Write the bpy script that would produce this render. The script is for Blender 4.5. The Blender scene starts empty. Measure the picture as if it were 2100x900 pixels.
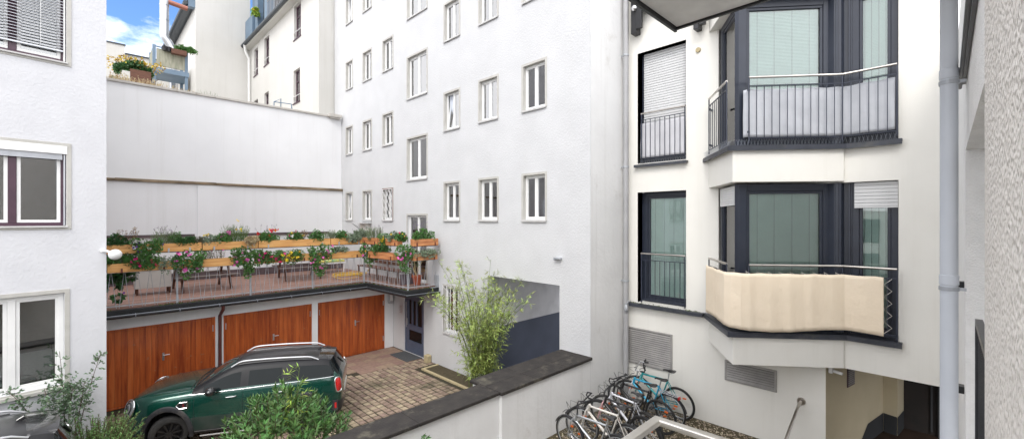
import bpy, bmesh, math, random
from mathutils import Vector, Matrix
from mathutils.bvhtree import BVHTree
R = math.radians
rnd = random.Random(7)
sc = bpy.context.scene
COL = sc.collection

# ---------------------------------------------------------------- camera
cam_d = bpy.data.cameras.new('camera'); cam = bpy.data.objects.new('camera', cam_d); COL.objects.link(cam)
cam_d.sensor_width = 36; cam_d.lens = 885 / 2100 * 36; cam_d.clip_start = .05; cam_d.clip_end = 2000
ANG = math.atan2(890, 885)
cam.location = (0, 0, 4.63); cam.rotation_euler = (R(90), 0, ANG - R(90))
sc.camera = cam

# ---------------------------------------------------------------- light
SUN_EL = 47; SUN_AZ = math.atan2(-.86, -.51)          # sun stands behind the camera, to the left
world = bpy.data.worlds.new('World'); sc.world = world; world.use_nodes = True
nt = world.node_tree; nt.nodes.clear()
def wn(t, **k):
    n = nt.nodes.new(t)
    for a, b in k.items(): setattr(n, a, b)
    return n
out = wn('ShaderNodeOutputWorld'); bg = wn('ShaderNodeBackground'); bg.inputs[1].default_value = .15
sky = wn('ShaderNodeTexSky', sky_type='NISHITA', sun_disc=False, sun_elevation=R(SUN_EL), sun_rotation=SUN_AZ)
sky.air_density = 1.0; sky.dust_density = .6; sky.ozone_density = 1.5
tc = wn('ShaderNodeTexCoord'); mp = wn('ShaderNodeMapping'); mp.inputs['Scale'].default_value = (1, 1, 2.4)
mp.inputs['Location'].default_value = (.35, .1, .62)
nz = wn('ShaderNodeTexNoise'); nz.inputs['Scale'].default_value = 2.6; nz.inputs['Detail'].default_value = 8; nz.inputs['Roughness'].default_value = .62
dt = wn('ShaderNodeVectorMath', operation='DOT_PRODUCT'); dt.inputs[1].default_value = Vector((.12, .90, .33)).normalized()
clr = wn('ShaderNodeMapRange'); clr.inputs[1].default_value = .80; clr.inputs[2].default_value = .97; clr.inputs[3].default_value = .30; clr.inputs[4].default_value = -.045
add = wn('ShaderNodeMath', operation='ADD')
rp = wn('ShaderNodeValToRGB'); rp.color_ramp.elements[0].position = .50; rp.color_ramp.elements[1].position = .66
mx = wn('ShaderNodeMix', data_type='RGBA'); mx.inputs[7].default_value = (10.4, 10.4, 10.7, 1)
L = nt.links.new
L(tc.outputs['Generated'], mp.inputs[0]); L(mp.outputs[0], nz.inputs['Vector']); L(tc.outputs['Generated'], dt.inputs[0])
L(dt.outputs['Value'], clr.inputs[0]); L(nz.outputs[0], add.inputs[0]); L(clr.outputs[0], add.inputs[1]); L(add.outputs[0], rp.inputs[0])
skb = wn('ShaderNodeMix', data_type='RGBA', blend_type='MULTIPLY'); skb.inputs[0].default_value = 1; skb.inputs[7].default_value = (.62, .80, 1.02, 1)
L(sky.outputs[0], skb.inputs[6])
L(rp.outputs[0], mx.inputs[0]); L(skb.outputs[2], mx.inputs[6]); L(mx.outputs[2], bg.inputs[0]); L(bg.outputs[0], out.inputs[0])
sl = bpy.data.lights.new('sun', 'SUN'); sl.energy = .95; sl.angle = R(20); sl.color = (1, .965, .91)
so = bpy.data.objects.new('sun', sl); COL.objects.link(so)
sd = Vector((math.sin(SUN_AZ) * math.cos(R(SUN_EL)), math.cos(SUN_AZ) * math.cos(R(SUN_EL)), math.sin(R(SUN_EL))))
so.rotation_euler = sd.to_track_quat('Z', 'Y').to_euler(); so.location = (0, 0, 40)
sc.view_settings.view_transform = 'Standard'; sc.view_settings.look = 'None'; sc.view_settings.exposure = .76; sc.view_settings.gamma = 1
sc.cycles.max_bounces = 8; sc.cycles.transparent_max_bounces = 12

# ---------------------------------------------------------------- materials
def rgb(c): return (c[0], c[1], c[2], 1)
MATS = {}
def mat(name, col, rough=.7, col2=None, nscale=3, metal=0, bump=0, bscale=40, bdist=.01, spec=.5, coat=0, island=0, detail=6, grime=None, gscale=.6, emit=None, stretch=None, bvor=False, trans=0, streak=None):
    """principled with noise colour variation, random per island, grime patches and bump"""
    m = bpy.data.materials.new(name); m.use_nodes = True; t = m.node_tree; N = t.nodes; l = t.links.new
    b = N['Principled BSDF']
    b.inputs['Roughness'].default_value = rough; b.inputs['Metallic'].default_value = metal
    b.inputs['Specular IOR Level'].default_value = spec; b.inputs['Coat Weight'].default_value = coat; b.inputs['Coat Roughness'].default_value = .04
    c = N.new('ShaderNodeTexCoord'); vec = c.outputs['Object']
    if stretch:
        mpn = N.new('ShaderNodeMapping'); mpn.inputs['Scale'].default_value = stretch; l(vec, mpn.inputs[0]); vec2 = mpn.outputs[0]
    else: vec2 = vec
    col2 = col2 or tuple(x * .86 for x in col)
    n = N.new('ShaderNodeTexNoise'); n.inputs['Scale'].default_value = nscale; n.inputs['Detail'].default_value = detail; l(vec2, n.inputs['Vector'])
    r = N.new('ShaderNodeValToRGB'); r.color_ramp.elements[0].position = .35; r.color_ramp.elements[1].position = .68
    r.color_ramp.elements[0].color = rgb(col2); r.color_ramp.elements[1].color = rgb(col); l(n.outputs[0], r.inputs[0]); cur = r.outputs[0]
    if island:
        g = N.new('ShaderNodeNewGeometry'); h = N.new('ShaderNodeHueSaturation'); mr = N.new('ShaderNodeMapRange')
        mr.inputs[3].default_value = 1 - island; mr.inputs[4].default_value = 1 + island; l(g.outputs['Random Per Island'], mr.inputs[0]); l(mr.outputs[0], h.inputs['Value'])
        m2 = N.new('ShaderNodeMath'); m2.operation = 'MULTIPLY_ADD'; m2.inputs[1].default_value = .05; m2.inputs[2].default_value = .475; l(g.outputs['Random Per Island'], m2.inputs[0]); l(m2.outputs[0], h.inputs['Hue'])
        l(cur, h.inputs['Color']); cur = h.outputs[0]
    if grime:
        n2 = N.new('ShaderNodeTexNoise'); n2.inputs['Scale'].default_value = gscale; n2.inputs['Detail'].default_value = 9; n2.inputs['Roughness'].default_value = .68; l(vec, n2.inputs['Vector'])
        r2 = N.new('ShaderNodeValToRGB'); r2.color_ramp.elements[0].position = grime[1]; r2.color_ramp.elements[1].position = grime[2]; l(n2.outputs[0], r2.inputs[0])
        x = N.new('ShaderNodeMix'); x.data_type = 'RGBA'; l(r2.outputs[0], x.inputs[0]); l(cur, x.inputs[6]); x.inputs[7].default_value = rgb(grime[0]); cur = x.outputs[2]
    if streak:
        ms = N.new('ShaderNodeMapping'); ms.inputs['Scale'].default_value = (5, 5, .22); l(vec, ms.inputs[0]); n3 = N.new('ShaderNodeTexNoise'); n3.inputs['Scale'].default_value = 1; n3.inputs['Detail'].default_value = 7; n3.inputs['Roughness'].default_value = .7; l(ms.outputs[0], n3.inputs['Vector'])
        r3_ = N.new('ShaderNodeMapRange'); r3_.inputs[1].default_value = .52; r3_.inputs[2].default_value = .78; r3_.inputs[4].default_value = .40; l(n3.outputs[0], r3_.inputs[0])
        x3 = N.new('ShaderNodeMix'); x3.data_type = 'RGBA'; l(r3_.outputs[0], x3.inputs[0]); l(cur, x3.inputs[6]); x3.inputs[7].default_value = rgb(streak); cur = x3.outputs[2]
    l(cur, b.inputs['Base Color'])
    if bump:
        if bvor:
            nb = N.new('ShaderNodeTexVoronoi'); nb.inputs['Scale'].default_value = bscale; nb.feature = 'SMOOTH_F1'; l(vec, nb.inputs['Vector'])
            nb2 = N.new('ShaderNodeTexNoise'); nb2.inputs['Scale'].default_value = bscale * .8; nb2.inputs['Detail'].default_value = 5; l(vec, nb2.inputs['Vector'])
            ad = N.new('ShaderNodeMath'); ad.operation = 'ADD'; l(nb.outputs[0], ad.inputs[0]); l(nb2.outputs[0], ad.inputs[1]); hs = ad.outputs[0]
        else:
            nb = N.new('ShaderNodeTexNoise'); nb.inputs['Scale'].default_value = bscale; nb.inputs['Detail'].default_value = 6; nb.inputs['Roughness'].default_value = .6; l(vec2, nb.inputs['Vector']); hs = nb.outputs[0]
        bp = N.new('ShaderNodeBump'); bp.inputs['Strength'].default_value = bump; bp.inputs['Distance'].default_value = bdist; l(hs, bp.inputs['Height']); l(bp.outputs[0], b.inputs['Normal'])
    if trans: b.inputs['Transmission Weight'].default_value = trans
    if emit: b.inputs['Emission Color'].default_value = rgb(emit); b.inputs['Emission Strength'].default_value = 1
    MATS[name] = m
    return m
def glass_mat(name, tint=(.9, .95, .95), refl=.12, power=3.5):
    m = bpy.data.materials.new(name); m.use_nodes = True; t = m.node_tree; N = t.nodes; l = t.links.new; N.remove(N['Principled BSDF'])
    o = N['Material Output']; tr = N.new('ShaderNodeBsdfTransparent'); tr.inputs[0].default_value = rgb(tint)
    g = N.new('ShaderNodeBsdfGlossy'); g.inputs['Roughness'].default_value = .015; mxs = N.new('ShaderNodeMixShader')
    f = N.new('ShaderNodeFresnel'); f.inputs[0].default_value = 1.52; ma = N.new('ShaderNodeMath'); ma.operation = 'MULTIPLY_ADD'; ma.inputs[1].default_value = 1.0; ma.inputs[2].default_value = refl; ma.use_clamp = True
    c = N.new('ShaderNodeTexCoord'); n = N.new('ShaderNodeTexNoise'); n.inputs['Scale'].default_value = 1.2; l(c.outputs['Object'], n.inputs['Vector'])
    bp = N.new('ShaderNodeBump'); bp.inputs['Strength'].default_value = .06; bp.inputs['Distance'].default_value = .02; l(n.outputs[0], bp.inputs['Height']); l(bp.outputs[0], g.inputs['Normal'])
    l(f.outputs[0], ma.inputs[0]); l(ma.outputs[0], mxs.inputs[0]); l(tr.outputs[0], mxs.inputs[1]); l(g.outputs[0], mxs.inputs[2]); l(mxs.outputs[0], o.inputs[0])
    MATS[name] = m; return m
def plank_mat(name, cols, width, axis=0, rough=.4, joint=.035, jointcol=(.02, .01, .006), grain=(1, 1, 1), coat=0, grime=None):
    """boards side by side along one axis, each board its own tone, with grain and dark joints"""
    m = bpy.data.materials.new(name); m.use_nodes = True; t = m.node_tree; N = t.nodes; l = t.links.new; b = N['Principled BSDF']
    b.inputs['Roughness'].default_value = rough; b.inputs['Coat Weight'].default_value = coat
    c = N.new('ShaderNodeTexCoord'); sp = N.new('ShaderNodeSeparateXYZ'); l(c.outputs['Object'], sp.inputs[0])
    dv = N.new('ShaderNodeMath'); dv.operation = 'DIVIDE'; dv.inputs[1].default_value = width; l(sp.outputs[axis], dv.inputs[0])
    fl = N.new('ShaderNodeMath'); fl.operation = 'FLOOR'; l(dv.outputs[0], fl.inputs[0]); fr = N.new('ShaderNodeMath'); fr.operation = 'FRACT'; l(dv.outputs[0], fr.inputs[0])
    wnz = N.new('ShaderNodeTexWhiteNoise'); wnz.noise_dimensions = '1D'; l(fl.outputs[0], wnz.inputs['W'])
    mp = N.new('ShaderNodeMapping'); mp.inputs['Scale'].default_value = grain; l(c.outputs['Object'], mp.inputs[0])
    va = N.new('ShaderNodeVectorMath'); va.operation = 'ADD'; l(mp.outputs[0], va.inputs[0]); l(wnz.outputs['Color'], va.inputs[1])
    n = N.new('ShaderNodeTexNoise'); n.inputs['Scale'].default_value = 1; n.inputs['Detail'].default_value = 8; n.inputs['Roughness'].default_value = .65; n.inputs['Distortion'].default_value = .4; l(va.outputs[0], n.inputs['Vector'])
    ad = N.new('ShaderNodeMath'); ad.operation = 'MULTIPLY_ADD'; ad.inputs[1].default_value = .13; l(wnz.outputs['Value'], ad.inputs[0]); l(n.outputs[0], ad.inputs[2])
    r = N.new('ShaderNodeValToRGB'); e = r.color_ramp.elements; e[0].position = .38; e[0].color = rgb(cols[0]); e[1].position = .92; e[1].color = rgb(cols[2]); k = e.new(.64); k.color = rgb(cols[1]); l(ad.outputs[0], r.inputs[0])
    cur = r.outputs[0]
    if grime:
        n2 = N.new('ShaderNodeTexNoise'); n2.inputs['Scale'].default_value = 9; n2.inputs['Detail'].default_value = 3; l(c.outputs['Object'], n2.inputs['Vector'])
        r2 = N.new('ShaderNodeValToRGB'); r2.color_ramp.elements[0].position = .66; r2.color_ramp.elements[1].position = .74; l(n2.outputs[0], r2.inputs[0])
        xx = N.new('ShaderNodeMix'); xx.data_type = 'RGBA'; l(r2.outputs[0], xx.inputs[0]); l(cur, xx.inputs[6]); xx.inputs[7].default_value = rgb(grime); cur = xx.outputs[2]
    lt = N.new('ShaderNodeMath'); lt.operation = 'LESS_THAN'; lt.inputs[1].default_value = joint; l(fr.outputs[0], lt.inputs[0])
    x = N.new('ShaderNodeMix'); x.data_type = 'RGBA'; l(lt.outputs[0], x.inputs[0]); l(cur, x.inputs[6]); x.inputs[7].default_value = rgb(jointcol); l(x.outputs[2], b.inputs['Base Color'])
    sb = N.new('ShaderNodeMath'); sb.operation = 'MULTIPLY_ADD'; sb.inputs[1].default_value = -3; l(lt.outputs[0], sb.inputs[0]); l(n.outputs[0], sb.inputs[2])
    bp = N.new('ShaderNodeBump'); bp.inputs['Strength'].default_value = .5; bp.inputs['Distance'].default_value = .003; l(sb.outputs[0], bp.inputs['Height']); l(bp.outputs[0], b.inputs['Normal'])
    MATS[name] = m; return m

M = MATS
W = (.80, .81, .83)
mat('plaster_tower', (.59, .595, .605), .9, (.55, .555, .565), 1.3, bump=.6, bscale=24, bdist=.02, grime=((.70, .69, .67), .68, .82), gscale=.5, streak=(.54, .54, .53))
mat('plaster_left', (.625, .63, .655), .9, (.585, .59, .615), 2.0, bump=.4, bscale=18, bdist=.02, grime=((.70, .70, .70), .70, .85), gscale=.7, streak=(.62, .62, .63))
mat('plaster_smooth', (.77, .775, .785), .9, (.73, .735, .745), .9, bump=.25, bscale=30, bdist=.01, grime=((.68, .67, .65), .62, .85), gscale=.35, streak=(.62, .615, .60))
mat('plaster_side', (.77, .77, .77), .9, (.71, .71, .71), 1.1, bump=.5, bscale=8, bdist=.02, grime=((.50, .48, .45), .60, .80), gscale=.9, streak=(.52, .51, .49))
mat('plaster_cream', (.81, .795, .745), .9, (.77, .755, .705), 1.0, bump=.35, bscale=60, bdist=.006, grime=((.68, .65, .58), .66, .86), gscale=.7, streak=(.70, .68, .62))
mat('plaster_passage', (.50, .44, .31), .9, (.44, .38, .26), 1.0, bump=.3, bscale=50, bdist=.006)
mat('plaster_rough', (.78, .74, .69), .95, (.67, .635, .59), 30, bump=1.0, bscale=60, bdist=.018, bvor=True)
mat('plaster_loggia', (.86, .855, .84), .95, (.79, .785, .77), 6, bump=.8, bscale=80, bdist=.006, bvor=True)
mat('plaster_far', (.60, .59, .565), .9, (.55, .54, .51), .5, bump=.3, bscale=10, bdist=.02, grime=((.50, .48, .44), .6, .85), gscale=.3, streak=(.45, .43, .39))
mat('plaster_shade', (.78, .78, .80), .9)
mat('dado_blue', (.085, .10, .15), .6, (.07, .085, .125), 2, bump=.3, bscale=30)
mat('surround', (.50, .49, .46), .8, (.44, .43, .40), 5, bump=.2)
mat('white_frame', (.80, .80, .79), .35, (.76, .76, .75), 6)
mat('white_gloss', (.82, .82, .82), .25)
mat('sill_metal', (.55, .55, .54), .5, (.48, .47, .46), 8)
mat('purple_frame', (.075, .035, .055), .4, (.06, .028, .045), 5)
mat('navy_frame', (.024, .030, .046), .35, (.019, .024, .038), 4)
mat('navy_metal', (.030, .036, .058), .4, (.022, .028, .046), 6)
mat('ledge_metal', (.045, .050, .065), .45, (.03, .034, .045), 5, grime=((.10, .10, .09), .55, .8), gscale=3)
mat('door_blue', (.085, .11, .165), .4, (.07, .09, .14), 6)
mat('dark_interior', (.03, .032, .035), .8)
mat('dim_interior', (.16, .17, .18), .9, (.10, .11, .12), 2)
mat('curtain', (.80, .84, .90), .8, (.70, .74, .81), 1, stretch=(9, 9, .2))
mat('curtain_grey', (.62, .62, .65), .8, (.55, .56, .59), 1, stretch=(9, 9, .2))
mat('blind', (.76, .84, .81), .55, (.72, .80, .77), 4)
mat('blind_alu', (.60, .62, .66), .35, (.52, .54, .58), 5, metal=.4)
mat('shutter', (.66, .665, .67), .5, (.62, .625, .63), 4)
mat('steel', (.60, .57, .53), .28, (.48, .45, .42), 5, metal=1, stretch=(1, 1, 1))
mat('rail_metal', (.50, .47, .43), .32, (.62, .60, .56), 7, metal=.9, bump=.15, bscale=60, bdist=.002)
mat('zinc', (.36, .385, .43), .45, (.30, .325, .37), 2, metal=.35)
mat('pipe_paint', (.58, .61, .66), .5, (.54, .57, .62), 2)
mat('soffit_paint', (.90, .895, .88), .9)
mat('car_trim', (.010, .010, .012), .45, spec=.3)
mat('pipe_grey', (.40, .40, .41), .5, (.33, .33, .34), 2, grime=((.2, .12, .07), .70, .8), gscale=4)
mat('galv', (.46, .48, .51), .5, (.36, .38, .41), 8, metal=.3)
mat('black_metal', (.018, .019, .022), .35, (.012, .012, .014), 5)
mat('rust_metal', (.16, .045, .03), .7, (.10, .03, .02), 12)
mat('brown_pipe', (.12, .035, .028), .5, (.085, .025, .022), 6)
mat('coping', (.043, .038, .034), .8, (.028, .025, .024), 5, bump=.6, bscale=30, bdist=.012, grime=((.13, .12, .09), .56, .72), gscale=2.5, spec=.3)
mat('cap_stone', (.52, .50, .46), .8, (.42, .40, .37), 4, bump=.3, grime=((.22, .19, .15), .58, .75), gscale=2)
mat('old_beam', (.34, .26, .17), .9, (.10, .075, .05), 1, stretch=(2, 9, 16), bump=.6, bscale=10)
mat('skirt_brown', (.12, .085, .09), .7, (.08, .06, .065), 4)
mat('bitumen', (.014, .015, .017), .65, (.008, .009, .010), 6, bump=.7, bscale=30, bdist=.02)
mat('moss', (.10, .15, .02), .95, (.05, .09, .015), 20, island=.4)
mat('asphalt', (.10, .095, .09), .95, (.075, .07, .066), 2, bump=.4, bscale=80)
mat('sand_joint', (.050, .038, .025), .95, (.035, .035, .018), 3, bump=.5, bscale=60)
mat('sett', (.35, .265, .20), .85, (.24, .18, .13), 12, island=.26, bump=.5, bscale=70, bdist=.006, grime=((.085, .08, .045), .52, .64), gscale=.55)
mat('slab', (.30, .20, .155), .9, (.24, .16, .125), 9, island=.14, bump=.4, bscale=50, bdist=.004, grime=((.12, .10, .06), .56, .7), gscale=.8)
mat('kerb', (.48, .40, .24), .9, (.38, .32, .19), 8, bump=.4)
mat('soil', (.09, .07, .04), 1, (.06, .05, .025), 12, bump=1, bscale=30, bdist=.03)
mat('gravel', (.46, .39, .30), .9, (.30, .24, .17), 12, island=.25)
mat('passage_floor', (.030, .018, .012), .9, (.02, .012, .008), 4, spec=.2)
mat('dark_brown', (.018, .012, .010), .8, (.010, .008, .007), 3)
mat('doormat', (.09, .095, .10), 1, (.06, .065, .07), 30, bump=.6, bscale=120)
plank_mat('garage_wood', ((.24, .040, .010), (.47, .105, .022), (.60, .18, .05)), .115, 0, .38, grain=(9, 9, .8), coat=.15, grime=(.34, .12, .05))
plank_mat('deck_wood', ((.18, .095, .07), (.34, .19, .145), (.48, .30, .235)), .14, 1, .6, .05, grain=(1.2, 14, 4))
mat('box_wood', (.74, .42, .15), .6, (.58, .28, .09), 1, stretch=(2, 20, 20), bump=.3, bscale=6, grime=((.30, .12, .05), .62, .75), gscale=4)
mat('box_wood_red', (.60, .27, .11), .6, (.36, .13, .05), 1, stretch=(2, 20, 20), bump=.3, bscale=6)
mat('dark_wood', (.15, .062, .036), .7, (.085, .036, .022), 2, stretch=(3, 20, 20), bump=.4, bscale=8)
mat('grey_wood', (.20, .16, .14), .8, (.12, .095, .09), 2, stretch=(3, 20, 20), bump=.4, bscale=8)
mat('bench_mauve', (.13, .10, .115), .8, (.09, .07, .08), 3)
mat('terracotta', (.42, .10, .045), .8, (.32, .075, .035), 6, bump=.2)
mat('yellow_hose', (.72, .46, .06), .45)
mat('cream_cloth', (.87, .75, .59), .85, (.855, .73, .565), 1.4, bump=.5, bscale=5, bdist=.03, spec=.2)
mat('grey_cloth', (.50, .515, .55), .7, (.42, .435, .47), 2.5, bump=.5, bscale=5, bdist=.02)
mat('white_cloth', (.62, .62, .65), .7, (.54, .54, .57), 2.5, bump=.5, bscale=6, bdist=.02)
mat('rope', (.75, .72, .66), .7)
mat('lamp_glass', (.85, .85, .84), .3, trans=.15)
mat('car_green', (.004, .062, .044), .22, (.003, .05, .036), 2, metal=.35, coat=1, grime=((.055, .06, .05), .60, .85), gscale=3)
mat('car_bonnet', (.006, .030, .024), .22, (.004, .022, .018), 2, metal=.3, coat=1, grime=((.045, .045, .04), .58, .85), gscale=5)
mat('car_dirt', (.05, .062, .055), .5, (.014, .035, .028), 3, metal=.2, coat=.4)
mat('car_black', (.008, .008, .010), .15, (.006, .006, .007), 2, coat=1)
mat('car_roof', (.018, .018, .022), .3, (.012, .012, .014), 5, coat=.35, bump=.25, bscale=90, bdist=.004)
mat('cladding', (.030, .030, .034), .55, (.022, .022, .025), 8, grime=((.13, .12, .10), .55, .8), gscale=3)
mat('car_glass', (.010, .014, .015), .03, (.008, .011, .012), 1, spec=.2)
mat('windscreen_glass', (.030, .048, .045), .03, (.02, .03, .03), 2, spec=.5)
mat('tyre', (.018, .018, .018), .85, (.04, .038, .035), 4, bump=.3, bscale=80)
mat('rim_black', (.012, .012, .014), .3, coat=.5)
mat('chrome', (.82, .82, .83), .12, (.74, .74, .75), 4, metal=1)
mat('silver', (.62, .63, .65), .3, metal=.8)
mat('head_lens', (.55, .57, .58), .08, (.35, .37, .38), 14, metal=.5, coat=1)
mat('tail_red', (.55, .012, .012), .15, (.35, .006, .006), 12, coat=1)
mat('orange_plastic', (.80, .16, .02), .3)
mat('red_plastic', (.55, .02, .02), .3)
mat('rubber', (.02, .02, .022), .7)
mat('bike_teal', (.01, .32, .34), .3, coat=.8); mat('bike_blue', (.02, .38, .62), .3, coat=.8); mat('bike_white', (.72, .73, .78), .3, coat=.8)
mat('bike_black', (.015, .015, .017), .35, coat=.5); mat('bike_pink', (.60, .35, .36), .3, coat=.6); mat('bike_pale', (.66, .63, .58), .35, coat=.5); mat('bike_silver', (.50, .52, .54), .3, metal=.7)
mat('mud_grey', (.20, .22, .25), .5)
mat('pink_text', (.70, .32, .36), .5)
mat('leaf_laurel', (.105, .200, .055), .40, (.070, .15, .042), 4, island=.45, spec=.45)
mat('leaf_bamboo', (.36, .43, .11), .5, (.25, .32, .08), 2, island=.45)
mat('leaf_bright', (.38, .52, .08), .5, (.26, .40, .06), 3, island=.3)
mat('leaf_dark', (.050, .135, .035), .5, (.032, .09, .025), 6, island=.4)
mat('leaf_mid', (.095, .215, .048), .5, (.06, .15, .035), 6, island=.4)
mat('leaf_grey', (.24, .30, .20), .7, (.17, .22, .15), 6, island=.35)
mat('leaf_rose', (.15, .22, .13), .5, (.10, .17, .09), 6, island=.35)
mat('leaf_rosemary', (.17, .30, .085), .6, (.11, .21, .06), 5, island=.4)
mat('leaf_yellow', (.55, .38, .04), .6, (.40, .26, .03), 4, island=.4)
mat('leaf_dry', (.30, .19, .10), .9, (.20, .12, .065), 6, island=.4)
mat('leaf_heather', (.16, .10, .085), .8, (.10, .075, .06), 6, island=.4)
mat('straw', (.52, .42, .26), .9, (.38, .29, .17), 4, island=.3)
mat('stem_green', (.14, .19, .05), .6, (.10, .13, .04), 8); mat('stem_brown', (.10, .06, .035), .8, (.07, .04, .025), 8)
mat('fl_pink', (.80, .15, .50), .6, island=.2); mat('fl_magenta', (.60, .02, .16), .6, island=.2); mat('fl_red', (.75, .02, .02), .6, island=.2)
mat('fl_yellow', (.85, .62, .03), .6, island=.2); mat('fl_white', (.80, .80, .74), .6, island=.1); mat('fl_purple', (.12, .03, .28), .6, island=.3); mat('fl_lilac', (.16, .09, .20), .7, island=.3); mat('fl_orange', (.80, .25, .03), .6, island=.2)
mat('copper_pipe', (.36, .15, .11), .45, metal=.5)
mat('slate_blue', (.15, .22, .30), .45, (.12, .18, .25), 2); mat('slate_dark', (.05, .06, .07), .5)
mat('balcony_panel', (.36, .35, .28), .7, (.22, .23, .17), 2, stretch=(6, 6, 1))
mat('mat_pattern', (.75, .55, .12), .7, (.12, .40, .18), 7); mat('paper_red', (.6, .1, .05), .6)
mat('vent_metal', (.40, .385, .37), .5, (.33, .32, .31), 5, metal=.3)
glass_mat('glass_blue', (.90, .95, 1.0), .30); glass_mat('glass_green', (.93, .985, .97), .06); glass_mat('glass_dark', (.72, .75, .75), .26)

# ---------------------------------------------------------------- mesh builder and object helpers
ROOT = {}
class MB:
    def __init__(s, T=None): s.v = []; s.f = []; s.m = []; s.T = T
    def p(s, a):
        if s.T: a = s.T(*a)
        s.v.append((a[0], a[1], a[2])); return len(s.v) - 1
    def poly(s, pts, m=0): s.f.append([s.p(q) for q in pts]); s.m.append(m)
    def box(s, x0, y0, z0, x1, y1, z1, m=0):
        if x0 > x1: x0, x1 = x1, x0
        if y0 > y1: y0, y1 = y1, y0
        if z0 > z1: z0, z1 = z1, z0
        i = [s.p(q) for q in ((x0,y0,z0),(x1,y0,z0),(x1,y1,z0),(x0,y1,z0),(x0,y0,z1),(x1,y0,z1),(x1,y1,z1),(x0,y1,z1))]
        for q in ((3,2,1,0),(4,5,6,7),(0,1,5,4),(1,2,6,5),(2,3,7,6),(3,0,4,7)): s.f.append([i[k] for k in q]); s.m.append(m)
        return s
    def bar(s, a, b, w, h, m=0, up=(0,0,1)):
        """a bar of section w x h from a to b"""
        a = Vector(a); b = Vector(b); d = (b - a).normalized(); u = Vector(up)
        if abs(d.dot(u)) > .98: u = Vector((1, 0, 0))
        x = d.cross(u).normalized(); y = x.cross(d).normalized(); x *= w / 2; y *= h / 2
        i = [s.p(q) for q in (a-x-y, a+x-y, a+x+y, a-x+y, b-x-y, b+x-y, b+x+y, b-x+y)]
        for q in ((3,2,1,0),(4,5,6,7),(0,1,5,4),(1,2,6,5),(2,3,7,6),(3,0,4,7)): s.f.append([i[k] for k in q]); s.m.append(m)
        return s
    def tube(s, pts, r, seg=8, m=0, closed=False, cap=True):
        pts = [Vector(p) for p in pts]; n = len(pts); rs = r if isinstance(r, (list, tuple)) else [r] * n; rings = []
        prev = None
        for k, p in enumerate(pts):
            if closed: d = pts[(k + 1) % n] - pts[k - 1]
            else: d = pts[min(k + 1, n - 1)] - pts[max(k - 1, 0)]
            if d.length < 1e-9: d = Vector((0, 0, 1))
            d.normalize()
            if prev is None:
                u = Vector((0, 0, 1)) if abs(d.z) < .9 else Vector((1, 0, 0)); x = d.cross(u).normalized()
            else: x = (prev - d * prev.dot(d)); x = x.normalized() if x.length > 1e-6 else d.orthogonal().normalized()
            prev = x; y = d.cross(x)
            rings.append([s.p(p + (x * math.cos(2 * math.pi * j / seg) + y * math.sin(2 * math.pi * j / seg)) * rs[k]) for j in range(seg)])
        for k in range(n if closed else n - 1):
            A = rings[k]; B = rings[(k + 1) % n]
            for j in range(seg): s.f.append([A[j], A[(j+1) % seg], B[(j+1) % seg], B[j]]); s.m.append(m)
        if cap and not closed: s.f.append(rings[0][::-1]); s.m.append(m); s.f.append(rings[-1][:]); s.m.append(m)
        return s
    def lathe(s, prof, seg=24, c=(0,0,0), axis=2, m=0):
        c = Vector(c); rings = []
        for r, h in prof:
            ring = []
            for j in range(seg):
                a = 2 * math.pi * j / seg; q = (r * math.cos(a), r * math.sin(a), h)
                if axis == 0: q = (h, q[0], q[1])
                if axis == 1: q = (q[1], h, q[0])
                ring.append(s.p(c + Vector(q)))
            rings.append(ring)
        for A, B in zip(rings, rings[1:]):
            for j in range(seg): s.f.append([A[j], A[(j+1) % seg], B[(j+1) % seg], B[j]]); s.m.append(m)
        return s
    def ball(s, c, r, seg=12, rows=7, m=0):
        if not isinstance(r, (tuple, list)): r = (r, r, r)
        rings = []
        for i in range(1, rows):
            t = math.pi * i / rows; rings.append([s.p((c[0] + r[0]*math.sin(t)*math.cos(2*math.pi*j/seg), c[1] + r[1]*math.sin(t)*math.sin(2*math.pi*j/seg), c[2] + r[2]*math.cos(t))) for j in range(seg)])
        a = s.p((c[0], c[1], c[2] + r[2])); b = s.p((c[0], c[1], c[2] - r[2]))
        for j in range(seg):
            s.f.append([a, rings[0][j], rings[0][(j+1) % seg]]); s.m.append(m); s.f.append([b, rings[-1][(j+1) % seg], rings[-1][j]]); s.m.append(m)
        for A, B in zip(rings, rings[1:]):
            for j in range(seg): s.f.append([A[j], B[j], B[(j+1) % seg], A[(j+1) % seg]]); s.m.append(m)
        return s
    def prism(s, poly, z0, z1, m=0):
        a = [s.p((x, y, z0)) for x, y in poly]; b = [s.p((x, y, z1)) for x, y in poly]; n = len(poly)
        s.f.append(a[::-1]); s.m.append(m); s.f.append(b[:]); s.m.append(m)
        for j in range(n): s.f.append([a[j], a[(j+1) % n], b[(j+1) % n], b[j]]); s.m.append(m)
        return s
    def leaf(s, p, d, n, l, w, m=0, fold=.25):
        """one pointed leaf from p along d, about normal n"""
        x = d.cross(n)
        if x.length < 1e-6: x = d.orthogonal()
        x.normalize(); n = x.cross(d).normalized()
        i = [s.p(q) for q in (p, p + d*l*.45 + x*w*.5 + n*w*fold, p + d*l, p + d*l*.45 - x*w*.5 + n*w*fold, p + d*l*.5)]
        s.f.append([i[0], i[1], i[4]]); s.m.append(m); s.f.append([i[1], i[2], i[4]]); s.m.append(m)
        s.f.append([i[2], i[3], i[4]]); s.m.append(m); s.f.append([i[3], i[0], i[4]]); s.m.append(m)
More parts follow.
